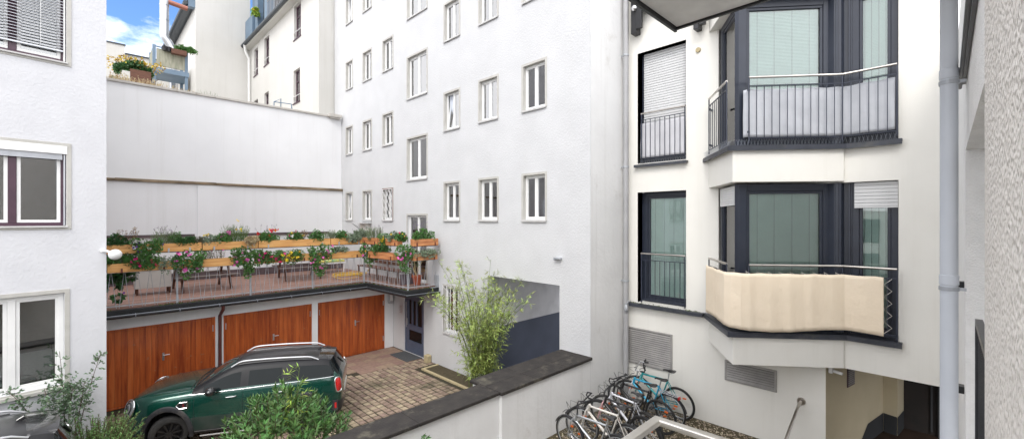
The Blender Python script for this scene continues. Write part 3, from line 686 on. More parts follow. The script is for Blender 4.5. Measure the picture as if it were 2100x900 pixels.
mb = MB(); mb.box(-3, 18.56, 4.02, 2.78, 18.617, 4.12); mb.box(3.62, 18.56, 4.02, 7.45, 18.617, 4.12); mb.box(-3, 18.56, 2.52, 8.04, 18.617, 2.78); mb.build('skirting', 'skirt_brown', BW)

# ================================================================ BUILDINGS BEHIND
RB = thing('rear_building', 'cream building behind the back wall with narrow dark windows and blue dormer storey', 'building', (7.38, 24, 0))
FR = frame2((7.38, 30.6), (0, -1)); UR = lambda Y: 30.6 - Y
import bisect
def Xpx(px, py, x):
    t = (px - 1050) / 885; c, s = math.cos(ANG), math.sin(ANG); d = x / (c + t * s); return ((s - t * c) * d, 4.63 + (450 - py) / 885 * d)
rwins = [(603, 617, 12, 84), (542, 552, 78, 137), (521, 529, 101, 158), (602, 615, 144, 214), (542, 551, 190, 232), (521, 529, 205, 240)]
hr = []
for x0, x1, y0, y1 in rwins:
    Ya, za = Xpx(x0, (y0 + y1) / 2, 7.38); Yb, _ = Xpx(x1, 0, 7.38); zt = Xpx(x0, y0 + 3, 7.38)[1]; zb = Xpx(x0, y1, 7.38)[1]
    hr.append((UR(Ya), UR(Yb), zb, zt))
mb = MB(FR); wall_holes(mb, 0, UR(19.5), 0, 15.3, hr, .22)
mb.build('wall', 'plaster_far', RB)
mb = MB(); mb.poly([(7.38, 19.5, 0), (8.3, 19.5, 0), (8.3, 19.5, 24), (7.38, 19.5, 24)]); mb.poly([(7.38, 19.5, 15.3), (7.38, 21.2, 15.3), (7.38, 21.2, 24), (7.38, 19.5, 24)]); mb.build('party_wall', 'plaster_far', RB)
mb = MB(); mb.box(4.62, 30.6, 0, 7.4, 31.2, 27); mb.box(4.62, 31.2, 0, 5.2, 46, 17.0); mb.build('gable_wall', 'plaster_far', RB)
mb = MB()
for Y0, Y1, z0, z1 in ((33.4, 33.9, 12.6, 14.8), (36.0, 36.6, 12.6, 14.9), (33.4, 34.0, 9.3, 11.6)): mb.box(4.60, Y0, z0, 4.66, Y1, z1)
mb.build('window', 'dark_interior', RB)
mb = MB(); mb.bar((4.35, 31.0, 17.05), (4.35, 46, 17.05), .30, .20); mb.bar((4.55, 30.8, 17.25), (4.55, 46, 17.25), .6, .12); mb.tube([(4.18, 30.8, 17.1), (4.18, 46, 17.1)], .12, 8); mb.build('eave', 'slate_dark', RB)
mb = MB(); mb.box(4.3, 30.7, 16.9, 5.0, 31.1, 18.4); mb.build('eave_cladding', 'slate_blue', RB)
for h in hr:
    mb = MB(FR); a, b, c, d = h; rect_frame(mb, a, b, c, d, .07, .12, .18); mb.box((a + b)/2 - .03, .12, c + .07, (a + b)/2 + .03, .18, d - .07)
    for k in (1, 2): z = c + (d - c) * (k / 3); mb.box(a + .07, .12, z - .025, b - .07, .18, z + .025)
    w_ = mb.build('window', 'purple_frame', RB)
    mb = MB(FR); mb.box(a + .05, .15, c + .05, b - .05, .155, d - .05); mb.build('pane', 'glass_blue', w_)
    mb = MB(FR); mb.box(a, .24, c, b, .25, d); mb.build('curtain', 'curtain_grey', w_)
    mb = MB(FR); mb.box(a - .05, -.04, c - .05, b + .05, .12, c); mb.build('sill', 'purple_frame', w_)
    mb = MB(FR); mb.tube([(a, -.02, c + .32), (b, -.02, c + .32)], .02, 6); mb.build('guard_bar', 'white_gloss', w_)
mb = MB(FR); mb.prism([(-.05, -.34), (UR(21.2), -.34), (UR(21.2), .0), (-.05, .0)], 15.15, 15.32) ; mb.build('eave_soffit', 'plaster_far', RB)
mb = MB(); mb.tube([(6.98, 30.7, 15.30), (6.98, 19.8, 15.30)], .10, 10); mb.box(6.98, 19.6, 15.3, 7.2, 30.7, 15.42); mb.build('gutter', 'slate_dark', RB)
mb = MB(); mb.tube([(6.98, 30.1, 15.25), (7.05, 30.2, 14.9), (7.26, 30.3, 14.5), (7.28, 30.3, 9.0)], .075, 10); mb.build('downpipe', 'white_frame', RB, smooth=True)
# blue storey over the eave
mb = MB(); mb.box(7.5, 19.6, 15.42, 8.2, 30.5, 19); mb.box(7.12, 29.0, 15.42, 7.5, 30.55, 16.8); mb.build('dormer_wall', 'slate_blue', RB)
mb = MB()
for Y0 in (28.2, 26.4): mb.box(7.2, Y0, 15.42, 7.5, Y0 + .5, 19)
mb.build('pilaster', 'slate_blue', RB)
mb = MB(); mb.box(7.45, 27.4, 15.9, 7.49, 28.0, 18.6); mb.box(7.45, 23.2, 15.9, 7.49, 26.0, 18.6); mb.box(7.45, 20.4, 15.9, 7.49, 22.4, 18.6); mb.build('balcony_door', 'dark_interior', RB)
mb = MB()
mb.tube([(7.16, 26.2, 16.55), (7.16, 20, 16.55)], .03, 6)
for k in range(26): mb.tube([(7.16, 26.1 - k*.24, 15.42), (7.16, 26.1 - k*.24, 16.55)], .014, 5)
mb.build('balcony_railing', 'pipe_grey', RB)
# roof of the annex right behind the back wall
mb = MB(); mb.box(-9, 18.951, 0, 7.37, 30.59, 8.90)
an = tag(mb.build('annex_building', 'cap_stone'), 'flat grey gravel roof just behind the top of the back wall', 'building')
# pale house on the far left
FB = thing('rear_building', 'small pale house with flat parapet roof behind the yellow tree', 'building', (0, 31, 0))
mb = MB(); mb.box(-3, 30.9, 8.9, 1.59, 36, 13.88); mb.box(1.591, 32, 8.9, 4.3, 36, 13.75); mb.build('wall', 'plaster_far', FB)
mb = MB(); mb.box(1.6, 31.93, 13.1, 4.3, 31.998, 13.3); mb.box(-3, 30.86, 13.88, 1.62, 31.1, 13.95); mb.box(1.62, 31.93, 13.75, 4.3, 32.2, 13.82); mb.build('flashing', 'slate_dark', FB)
def Ypx(px, py, y):
    t = (px - 1050) / 885; c, s = math.cos(ANG), math.sin(ANG); d = y / (s - t * c); return ((c + t * s) * d, 4.63 + (450 - py) / 885 * d)
# steel balcony with plants
xa, za = Ypx(316, 92, 26); xb, zb = Ypx(382, 140, 26); zf = Ypx(330, 140, 26)[1]; zt = za
SB = thing('steel_balcony', 'old steel balcony with grey boards on posts above the back wall', 'balcony', ((xa + xb)/2, 26, 8.9))
for px_, py_ in ((xa, 26), (xb, 26), (xa, 27.4), (xb, 27.4)):
    mb = MB(); mb.box(px_ - .06, py_ - .06, 8.9, px_ + .06, py_ + .06, zt); mb.build('post', 'slate_blue', SB)
mb = MB(); mb.box(xa - .1, 25.9, zf - .22, xb + .1, 27.5, zf); mb.build('platform', 'slate_blue', SB)
mb = MB(); mb.box(xa + .08, 25.94, zf + .08, xb - .06, 25.99, zt - .15); mb.box(xa - .05, 26.1, zf + .08, xa - .01, 27.4, zt - .15); mb.build('board', 'balcony_panel', SB)
mb = MB(); mb.tube([(xa, 26, zt - .05), (xb, 26, zt - .05)], .03, 6); mb.tube([(xa, 26, zt - .05), (xa, 27.4, zt - .05)], .03, 6); mb.build('handrail', 'slate_blue', SB)
def small_box(x0, x1, y, z0, h, d, name, label, cat, m, group=None, inner='soil'):
    t = thing(name, label, cat, ((x0 + x1)/2, y, z0), 0, group)
    mb = MB(); mb.box(x0, y - d/2, z0, x1, y + d/2, z0 + .015); mb.box(x0, y - d/2, z0 + .015, x1, y - d/2 + .02, z0 + h); mb.box(x0, y + d/2 - .02, z0 + .015, x1, y + d/2, z0 + h)
    mb.box(x0, y - d/2 + .02, z0 + .015, x0 + .02, y + d/2 - .02, z0 + h); mb.box(x1 - .02, y - d/2 + .02, z0 + .015, x1, y + d/2 - .02, z0 + h); mb.build('side_boards', m, t, bevel=.002)
    mb = MB(); mb.box(x0 + .021, y - d/2 + .021, z0 + .016, x1 - .021, y + d/2 - .021, z0 + h - .03); mb.build('soil', inner, t)
    return t
# ---- foliage makers -------------------------------------------------
def rv(r): return Vector((r.gauss(0, 1), r.gauss(0, 1), r.gauss(0, 1))).normalized()
def clump(mb, r, c, rad, n, l, w, up=.35, m=0):
    for k in range(n):
        d = rv(r); q = Vector((d.x * rad[0], d.y * rad[1], d.z * rad[2])) * r.uniform(.35, 1) ** .6
        dd = (d + Vector((0, 0, up)) + rv(r) * .5).normalized(); mb.leaf(Vector(c) + q, dd, rv(r), l * r.uniform(.7, 1.2), w * r.uniform(.8, 1.2), m)
def blossoms(mb, r, pts, s, m=0):
    for p in pts:
        n = (rv(r) + Vector((-.5, -.6, .4))).normalized(); x = n.orthogonal().normalized(); y = n.cross(x)
        for k in range(5):
            a = k * 1.2566; d = (x * math.cos(a) + y * math.sin(a) + n * .25).normalized(); mb.leaf(Vector(p), d, n, s, s * .8, m, .1)
GP_ = 'plants in the flower boxes'
def planting(name, label, cat, loc, kind, wdt, hgt, dep, leaf, flowers=(), seed=0, group=None, lsize=.045, dens=1.0, stalk=None):
    """a plant rooted at loc; kind: bushy / wispy / hanging / dry"""
    r = random.Random(seed * 13 + 5); t = thing(name, label, cat, loc, 0, group); x, y, z = loc
    if group == GP_: wdt *= 1.15; hgt *= 1.2 if kind != 'hanging' else 1.05
    mb = MB(); st = MB()
    if kind in ('bushy', 'hanging'):
        n = int(wdt * 34) + 7
        for k in range(n):
            cx = x + r.uniform(-.5, .5) * wdt * .85; cy = y + r.uniform(-.6, .5) * dep
            if kind == 'bushy': cz = z + r.uniform(.1, .9) * hgt * (1 - .5 * abs(cx - x) / (wdt * .5 + .01))
            else:
                cz = z + .1 - r.uniform(-.12, 1) * hgt * (1 - .8 * (abs(cx - x) / (wdt * .5)) ** 1.5); cy = y - .04 - r.uniform(0, .16)
            clump(mb, r, (cx, cy, cz), (.08, .07, .075), int(38 * dens), lsize * 1.15, lsize * .9, .3 if kind == 'bushy' else -.1)
            st.tube([(x + (cx - x)*.3, y, z - .02), ((x + cx)/2, (y + cy)/2, max(z, cz) + .02), (cx, cy, cz)], .003, 4)
    elif kind == 'wispy':
        for k in range(int(wdt * 150 * dens) + 14):
            bx = x + r.uniform(-.5, .5) * wdt * .7; by = y + r.uniform(-.4, .4) * dep; top = Vector((bx + r.gauss(0, .07), by + r.gauss(0, .06), z + hgt * r.uniform(.5, 1))); b0 = Vector((bx, by, z - .02)); mid = (b0 + top)/2 + Vector((r.gauss(0, .01), r.gauss(0, .01), .03))
            st.tube([b0, mid, top], .0022, 3)
            for q in range(10):
                f = r.uniform(.15, .9); p = b0.lerp(top, f); d = (rv(r) * .7 + Vector((0, 0, .8))).normalized(); mb.leaf(p, d, rv(r), lsize * r.uniform(.8, 1.3), lsize * .2)
    elif kind == 'dry':
        for k in range(int(wdt * 90) + 8):
            b0 = Vector((x + r.uniform(-.3, .3) * wdt, y, z - .02)); top = Vector((x + r.uniform(-.6, .6) * wdt, y + r.gauss(0, .05), z + hgt * r.uniform(.4, 1))); st.tube([b0, (b0+top)/2 + rv(r)*.02, top], .003, 3)
            clump(mb, r, top, (.025, .025, .03), 9, lsize * .7, lsize * .4, .2)
    mb.build('foliage', leaf, t); st.build('stems', 'stem_brown' if kind in ('dry',) else 'stem_green', t)
    for fi, (fm, cnt, fs) in enumerate(flowers):
        fb = MB(); pts = []
        for k in range(cnt):
            fx = x + r.uniform(-.5, .5) * wdt * .95
            if kind == 'hanging': pts.append((fx, y - .16 - r.uniform(0, .08), z + .14 - r.uniform(0, 1.1) * hgt * (1 - .6 * (abs(fx - x)/(wdt*.5))**1.5)))
            else: pts.append((fx, y - dep * r.uniform(.1, .7), z + hgt * r.uniform(.55, 1.15)))
        if fi == 0 or True:
            groups = pts[::3] or pts
            pp = []
            for q in groups:
                for _ in range(3): pp.append((q[0] + r.gauss(0, .018), q[1] + r.gauss(0, .012), q[2] + r.gauss(0, .015)))
            blossoms(fb, r, pp if fs > .012 else pts, fs * 1.15)
        fb.build('flowers', fm, t)
    if stalk:
        sb = MB(); dbm = MB(); fm, cnt, sh_ = stalk
        for k in range(cnt):
            b0 = Vector((x + r.uniform(-.3, .3) * wdt, y, z + .02)); top = b0 + Vector((r.gauss(0, .09), r.gauss(0, .05), sh_ * r.uniform(.6, 1.1))); sb.tube([b0, (b0 + top)/2 + rv(r)*.015, top], .0022, 3); clump(dbm, r, top, (.012, .012, .028), 9, .018, .012, .3)
        sb.build('flower_stalks', 'stem_green', t); dbm.build('flower_heads', fm, t)
    return t

# plants beyond the back wall
mbt = thing('yellow_tree', 'small tree with yellow autumn leaves beside the steel balcony', 'tree', (Ypx(285, 150, 25)[0], 25, 8.9))
mb = MB(); r = random.Random(21); x0 = Ypx(285, 150, 25)[0]; zt_ = Ypx(285, 122, 25)[1]
mb.tube([(x0, 25, 8.9), (x0 + .05, 25, 10.2), (x0 - .05, 25, zt_ - .4)], [.06, .05, .03], 6)
for k in range(7): mb.tube([(x0, 25, 10.2), (x0 + r.uniform(-.7, .7), 25 + r.uniform(-.5, .3), zt_ - r.uniform(0, .8))], [.03, .01], 5)
mb.build('trunk', 'stem_brown', mbt)
mb = MB()
for k in range(34): clump(mb, r, (x0 + r.uniform(-.95, .75), 25 + r.uniform(-.5, .5), zt_ - .15 - abs(r.gauss(0, .38))), (.2, .2, .15), 30, .10, .07, .1)
mb.build('crown', 'leaf_yellow', mbt)
planting('evergreen_shrub', 'dark green shrub below the yellow tree behind the back wall', 'shrub', (Ypx(275, 155, 24.6)[0], 24.6, Ypx(275, 156, 24.6)[1]), 'bushy', 1.3, .7, .5, 'leaf_dark', seed=3, lsize=.09)
t_ = small_box(Ypx(266, 160, 24.3)[0], Ypx(309, 160, 24.3)[0], 24.3, 8.9, Ypx(280, 146, 24.3)[1] - 8.9, .45, 'planter_box', 'long brown planter box on the roof below the yellow tree', 'planter', 'dark_wood')
t_ = small_box(Ypx(250, 160, 23)[0], Ypx(266, 160, 23)[0], 23, 8.9, Ypx(258, 148, 23)[1] - 8.9, .4, 'planter_box', 'square white planter box on the roof left of the brown one', 'planter', 'plaster_far')
# balcony plants
planting('balcony_plant', 'green trailing plant on the rail of the old steel balcony', 'plant', ((xa + xb)/2 + .55, 25.85, zt - .05), 'bushy', .9, .22, .25, 'leaf_mid', seed=5, lsize=.06)
for k, (px_, lb) in enumerate(((338, 'small black pot hung on the balcony rail, nearer the flue'), (347, 'small black pot hung on the balcony rail, nearer the trailing plant'))):
    pt = thing('hanging_pot', lb, 'pot', (Ypx(px_, 95, 25.8)[0], 25.8, zt - .3)); mb = MB(); mb.lathe([(.0, -.12), (.09, -.12), (.12, .08), (.10, .08), (.08, -.08)], 12, (Ypx(px_, 95, 25.8)[0], 25.8, zt - .12)); mb.build('bowl', 'black_metal', pt, smooth=True)
small_box(Ypx(351, 100, 25.75)[0], Ypx(382, 100, 25.75)[0], 25.72, zt - .32, .22, .25, 'window_box', 'brown flower trough on the rail of the old steel balcony', 'flower box', 'dark_wood')
# grass on the annex roof
mb = MB(); r = random.Random(31)
for k in range(2600):
    px_ = r.uniform(216, 392); Yg = r.uniform(19.3, 21.0); gx = Ypx(px_, 165, Yg)[0]; hh = r.uniform(.10, .62) * (1.0 if px_ < 330 else .8)
    if r.random() > (1.0 if math.sin(px_ * .13) > -.6 else .35): continue
    b0 = Vector((gx, Yg, 8.9)); top = b0 + Vector((r.gauss(0, .10), r.gauss(0, .08), hh)); mb.tube([b0, top], .004, 3)
    for q in range(3): mb.leaf(b0.lerp(top, r.uniform(.6, 1)), (rv(r) + Vector((0, 0, .8))).normalized(), rv(r), .06, .022)
tag(mb.build('roof_grass', 'straw'), 'dry straw-coloured grasses growing along the top of the back wall', None, None, 'stuff')
planting('roof_shrub', 'grey-green bushy weed at the left end of the back wall top', 'shrub', (Ypx(229, 160, 20)[0], 20, 8.95), 'bushy', .5, .55, .3, 'leaf_grey', seed=8, lsize=.05)
# weeds farther right on the wall
planting('roof_weed', 'thin pale weeds above the middle of the back wall', 'weed', (Ypx(425, 190, 19.6)[0], 19.6, 8.92), 'wispy', .9, .55, .2, 'leaf_grey', seed=9, lsize=.03, dens=.3)
# flue
FLU = thing('metal_flue', 'tall shiny metal flue pipe with an elbow behind the steel balcony', 'pipe', (Ypx(338, 60, 28)[0], 28, 9))
fx = Ypx(337, 40, 28)[0]; zel = Ypx(337, 76, 28)[1]; fx2, z2 = Ypx(356, 105, 28)
mb = MB(); mb.tube([(fx, 28, 22), (fx, 28, zel), ((fx + fx2)/2 - .05, 28, (zel + z2)/2 + .1), (fx2, 28, z2), (fx2, 28, 9)], .19, 14); mb.build('pipe', 'silver', FLU, smooth=True)
for k in range(9):
    z = zel + .1 + k * .75; mb = MB(); mb.lathe([(.185, -.02), (.205, -.02), (.205, .02), (.185, .02)], 14, (fx, 28, z)); mb.build('clamp_band', 'silver', FLU)
mb = MB(); za_ = Ypx(342, 3, 28)[1]; mb.tube([(fx, 28, za_), (fx + .95, 28, za_ - .10)], .12, 10); mb.build('branch_pipe', 'copper_pipe', FLU, smooth=True)
# small roof railing
RR = thing('roof_railing', 'small dark tubular guard rail on the roof behind the wall, right part', 'railing', (6.0, 21, 8.9))
gx = lambda px, py, Y=20.2: (Ypx(px, py, Y)[0], Y, Ypx(px, py, Y)[1])
mb = MB(); mb.tube([gx(562, 214), gx(562, 209), gx(576, 203), gx(576, 222)], .02, 6); mb.tube([gx(562, 209), gx(598, 214), gx(599, 224)], .02, 6); mb.tube([gx(576, 203), (gx(576,203)[0], 20.2, 8.9)], .02, 6); mb.tube([gx(598, 214), (gx(598,214)[0], 20.2, 8.9)], .02, 6); mb.tube([gx(562, 209), (gx(562,209)[0], 20.2, 8.9)], .02, 6); mb.build('tube', 'slate_blue', RR)
# wreath of flowers at the blue storey
planting('hanging_basket', 'green and yellow hanging basket at the blue dormer storey', 'plant', (7.05, 28.05, 16.35), 'bushy', .35, .4, .3, 'leaf_bright', (('fl_yellow', 14, .05),), seed=12, lsize=.08)
#@@PART2
# ================================================================ RIGHT BUILDING (bay windows)
XC = 9.5
CB = thing('modern_building', 'cream-white building on the right with a pointed bay of navy-framed windows', 'building', (XC, 2.7, 0), -R(90))
FC = frame2((XC, 5.6), (0, -1)); UC = lambda Y: 5.6 - Y
lev = [(2.62, 5.28), (5.95, 8.62)]
ch = []
for z0, z1 in lev: ch += [(UC(5.25), UC(4.07), z0 + .02, z1, .24)]
bayo = [(UC(3.38), UC(.55), z0 + .0, z1, .0) for z0, z1 in lev]
pasg = (UC(1.53), UC(-.12), 0, 2.02, .0)
mb = MB(FC); wall_holes(mb, 0, UC(-.12), 0, 10.7, ch + bayo + [pasg], .0)
# reveals of the bay opening: left jamb, right jamb, soffit over the window on the flat wall
for z0, z1 in lev:
    mb.poly([(UC(3.38), 0, z0), (UC(3.38), .6, z0), (UC(3.38), .6, z1), (UC(3.38), 0, z1)])
    mb.poly([(UC(.55), 0, z0), (UC(.55), .6, z0), (UC(.55), .6, z1), (UC(.55), 0, z1)])
    mb.poly([(UC(3.38), 0, z1), (UC(.55), 0, z1), (UC(.55), .6, z1), (UC(3.38), .6, z1)])
    mb.poly([(UC(3.38), 0, z0), (UC(.55), 0, z0), (UC(.55), .6, z0), (UC(3.38), .6, z0)])
mb.build('wall', 'plaster_cream', CB)
mb = MB()
bay = [(9.502, 3.58), (8.27, 2.70), (9.44, 1.26), (9.502, 1.26)]
for z0, z1 in ((2.03, 2.585), (5.30, 5.905), (8.62, 9.4)): mb = MB(); mb.prism(bay, z0, z1); mb.build('bay_parapet', 'plaster_cream', CB, bevel=.004)
mb = MB()
led = [(9.50, 3.70), (8.17, 2.74), (9.40, 1.22), (9.40, .50), (9.60, .50), (9.75, 1.4), (9.75, 3.45)]
led2 = [(9.50, 3.70), (8.17, 2.74), (9.40, 1.22), (9.40, .50)]
for z0 in (2.59, 5.91):
    mb = MB(); mb.prism(led, z0, z0 + .035)
    for a, b in zip(led2, led2[1:]): mb.bar((*a, z0 - .02), (*b, z0 - .02), .018, .07)
    mb.build('ledge', 'ledge_metal', CB)
mb = MB(); mb.box(9.36, 3.66, 2.585, 9.499, 5.52, 2.62); mb.box(9.36, 3.66, 2.545, 9.372, 5.52, 2.585); mb.build('window_ledge', 'ledge_metal', CB)
mb = MB(); mb.box(9.40, 4.02, 5.90, 9.499, 5.30, 5.935); mb.box(9.40, 4.02, 5.87, 9.412, 5.30, 5.90); mb.build('window_ledge', 'ledge_metal', CB)
mb = MB(); r = random.Random(6)
for k in range(120):
    y = r.uniform(3.75, 5.5)
    if 4.1 < y < 5.1 and r.random() < .7: continue
    p = Vector((9.46 + r.uniform(-.02, .03), y, 2.622)); mb.leaf(p, (rv(r) + Vector((0,0,.6))).normalized(), rv(r), .03, .02)
mb.build('moss', 'moss', CB)
mb = MB(FC); mb.box(.05, .9, .0, UC(1.6), .95, 10.6); mb.box(UC(1.6), .9, 2.3, UC(.0), .95, 10.6); mb.build('interior', 'dim_interior', CB)

def blind_slats(mb, P, Q, z0, z1, pitch=.026, tilt=.012, w=.022):
    P = Vector((P[0], P[1], 0)); Q = Vector((Q[0], Q[1], 0)); d = (Q - P).normalized(); n = Vector((d.y, -d.x, 0))   # towards outside = +n
    z = z0
    while z < z1:
        a = P + n * -w/2; b = Q + n * -w/2; c = Q + n * w/2; e = P + n * w/2
        mb.poly([(a.x, a.y, z + tilt), (b.x, b.y, z + tilt), (c.x, c.y, z - tilt), (e.x, e.y, z - tilt)]); z += pitch
def glazed(P, Q, z0, z1, fw_l, fw_r, top=.14, bot=.12, blind=True, nm='window', inner=.045, split=None, blz=None):
    """navy frame between plan points P (left seen from outside) and Q, pane, blind behind"""
    P3 = Vector((P[0], P[1], 0)); Q3 = Vector((Q[0], Q[1], 0)); L_ = (Q3 - P3).length; d = (Q3 - P3) / L_; n = Vector((d.y, -d.x, 0))
    if n.x > 0 : n = n
    T = lambda u, w, z: tuple(P3 + d*u - n*w + Vector((0, 0, z)))
    mb = MB(T); mb.box(0, 0, z0, fw_l, .08, z1); mb.box(L_ - fw_r, 0, z0, L_, .08, z1); mb.box(fw_l, 0, z0, L_ - fw_r, .08, z0 + bot); mb.box(fw_l, 0, z1 - top, L_ - fw_r, .08, z1)
    a, b, c, e = fw_l, L_ - fw_r, z0 + bot, z1 - top
    rect_frame(mb, a + .002, b - .002, c + .002, e - .002, inner, .018, .07)
    w_ = mb.build(nm, 'navy_frame', CB, bevel=.004)
    mb = MB(T); mb.box(a + inner, .045, c + inner, b - inner, .051, e - inner); mb.build('pane', 'glass_green', w_)
    if blind:
        mb = MB(); zb = blz if blz else c; p = P3 + d * (a + .01) - n * .085; q = P3 + d * (b - .01) - n * .085
        blind_slats(mb, (p.x, p.y), (q.x, q.y), zb, e + .02); mb.build('blind', 'blind', w_)
        mb = MB()
        for f in (.15, .38, .62, .85):
            s_ = p.lerp(q, f) + n * .014; mb.tube([(s_.x, s_.y, zb), (s_.x, s_.y, e)], .0022, 4)
        mb.build('blind_cord', 'navy_metal', w_)
        mb = MB(); p2 = P3 + d*a - n*.115; q2 = P3 + d*b - n*.115; mb.poly([(p2.x, p2.y, c), (q2.x, q2.y, c), (q2.x, q2.y, e), (p2.x, p2.y, e)]); mb.build('room_shade', 'blind', w_)
    return w_, T, L_
V1, V2, V3 = (9.50, 3.34), (8.50, 2.68), (9.50, 1.475)
for li, (z0, z1) in enumerate(lev):
    zz0 = z0 + .01
    glazed((V1[0], V1[1]), (V2[0] + .05, V2[1] + .03), zz0, z1 - .005, .13, .05, top=.12)
    glazed((V2[0] + .05, V2[1] - .06), V3, zz0, z1 - .005, .08, .10, top=.13)
    w_, T, L_ = glazed((9.62, 1.17), (9.62, .56), zz0, z1 - .005, .10, .09, top=.12)
    if li == 0:
        mb = MB(); zt = z1 - .42
        for k in range(7): mb.box(9.57, .56, zt + k*.059, 9.605, 1.13, zt + k*.059 + .053)
        mb.box(9.565, .56, zt - .03, 9.607, 1.13, zt - .004); mb.build('roller_shutter', 'shutter', w_)
        mb = MB(); P3 = Vector((9.46, 3.30, 0)); Q3 = Vector((8.60, 2.73, 0)); d = (Q3 - P3).normalized(); n = Vector((d.y, -d.x, 0))
        for k in range(8):
            a = P3 + d*.04 + n*.03; b = Q3 + n*.03; mb.bar((a.x, a.y, z1 - .05 - k*.045), (b.x, b.y, z1 - .05 - k*.045), .03, .04)
        mb.build('roller_shutter', 'shutter', CB)
    # corner post and the broad folded navy pilaster
    mb = MB(); mb.prism([(8.47, 2.66), (8.56, 2.56), (8.64, 2.62), (8.58, 2.76), (8.50, 2.74)], zz0, z1 - .006); mb.build('corner_post', 'navy_frame', CB, bevel=.004)
    mb = MB(); mb.prism([(9.49, 1.50), (9.45, 1.40), (9.47, 1.30), (9.60, 1.28), (9.61, 1.16), (9.68, 1.16), (9.7, 1.5)], zz0, z1 - .006)
    mb.bar((9.46, 1.36, zz0), (9.46, 1.36, z1 - .01), .04, .03); mb.bar((9.585, 1.20, zz0), (9.585, 1.20, z1 - .01), .03, .03); mb.build('pilaster', 'navy_frame', CB, bevel=.003)
    # french window on the left
    a, b = UC(5.25), UC(4.07)
    mb = MB(FC); mb.poly([(a, 0, z0), (a, .24, z0), (a, .24, z1), (a, 0, z1)]); mb.poly([(b, 0, z0), (b, .24, z0), (b, .24, z1), (b, 0, z1)]); mb.poly([(a, 0, z1), (b, 0, z1), (b, .24, z1), (a, .24, z1)]); mb.poly([(a, 0, z0), (b, 0, z0), (b, .24, z0), (a, .24, z0)]); mb.build('reveal', 'plaster_cream', CB)
    w_, T, L_ = glazed((XC + .22, 5.25), (XC + .22, 4.07), z0 + .03, z1 - .003, .15, .03, top=.10 if li == 0 else .02, bot=.12)
    if li == 1:
        mb = MB(FC); z = z0 + .62
        while z < z1 - .01: mb.box(a + .075, .165, z, b - .012, .19, min(z + .052, z1 - .004)); z += .059
        mb.box(a + .075, .16, z0 + .57, b - .012, .195, z0 + .615); mb.build('roller_shutter', 'shutter', w_, bevel=.006)
        mb = MB(FC); mb.box(a + .05, .16, z0 + .03, a + .07, .21, z1 - .004); mb.build('shutter_rail', 'navy_frame', w_)
    # its railing
    rl = MB(FC); rl.tube([(a + .10, -.02, z0 + 1.20), (b - .01, -.02, z0 + 1.20)], .022, 10); ro = rl.build('window_railing', 'steel', CB, smooth=True)
    rl = MB(FC); rl.box(a + .10, -.03, z0 + 1.04, b - .01, -.012, z0 + 1.055); rl.box(a + .10, -.03, z0 + .11, b - .01, -.012, z0 + .125); rl.box(a + .10, -.03, z0 + .04, a + .125, -.01, z0 + 1.19); rl.box(b - .03, -.03, z0 + .04, b - .012, -.01, z0 + 1.19); rl.build('rail', 'navy_metal', ro)
    for k in range(8):
        u = a + .10 + (b - a - .11) * (k + 1) / 9; q = MB(FC); q.box(u - .006, -.028, z0 + .127, u + .006, -.014, z0 + 1.038); q.build('bar', 'navy_metal', ro)
# bird spikes
def spikes(a, b, z, name='bird_spikes'):
    mb = MB(); a = Vector(a); b = Vector(b); n = int((b - a).length / .028)
    d = (b - a).normalized(); s_ = Vector((d.y, -d.x, 0))
    for k in range(n):
        p = a.lerp(b, (k + .5) / n)
        for sg in (-1, 1): q = p + s_ * (.035 * sg) + d * (.03 * ((k % 2) * 2 - 1)); mb.tube([(p.x, p.y, z), (q.x, q.y, z + .11)], .0016, 3)
    mb.build(name, 'zinc', CB)
spikes((9.47, 3.64, 0), (8.24, 2.75, 0), 5.946); spikes((8.26, 2.66, 0), (9.38, 1.26, 0), 5.946); spikes((9.43, 1.22, 0), (9.43, .56, 0), 5.946); spikes((9.45, 5.2, 0), (9.45, 4.06, 0), 5.936)
# bay railings
RP = [[(9.30, 3.50), (8.35, 2.83)], [(8.40, 2.47), (9.37, 1.27), (9.37, .56)]]
for li, (z0, z1) in enumerate(lev):
    for si, pl in enumerate(RP):
        mb = MB(); mb.tube([(*p, z0 + 1.20) for p in pl], .022, 10); ro = mb.build('bay_railing', 'steel', CB, smooth=True)
        mb = MB()
        for a, b in zip(pl, pl[1:]): mb.bar((*a, z0 + 1.045), (*b, z0 + 1.045), .02, .016); mb.bar((*a, z0 + .12), (*b, z0 + .12), .02, .016)
        for p in pl: mb.bar((*p, z0 + .04), (*p, z0 + 1.20), .02, .02)
        mb.build('rail', 'navy_metal', ro)
        for a, b in zip(pl, pl[1:]):
            n = max(2, round(math.hypot(a[0]-b[0], a[1]-b[1]) / .128))
            for k in range(1, n):
                x, y = seg_pts(a, b, k / n); mb = MB(); mb.bar((x, y, z0 + .126), (x, y, z0 + 1.038), .012, .012); mb.build('bar', 'navy_metal', ro)
        mb = MB()
        if si == 0:
            for z in (z0 + .22, z0 + .97): mb.box(9.30, 3.49, z, 9.498, 3.515, z + .035)
        else:
            for z in (z0 + .22, z0 + .97): mb.box(8.40, 2.47, z, 8.55, 2.50, z + .035)
        mb.build('bracket', 'navy_metal', ro)
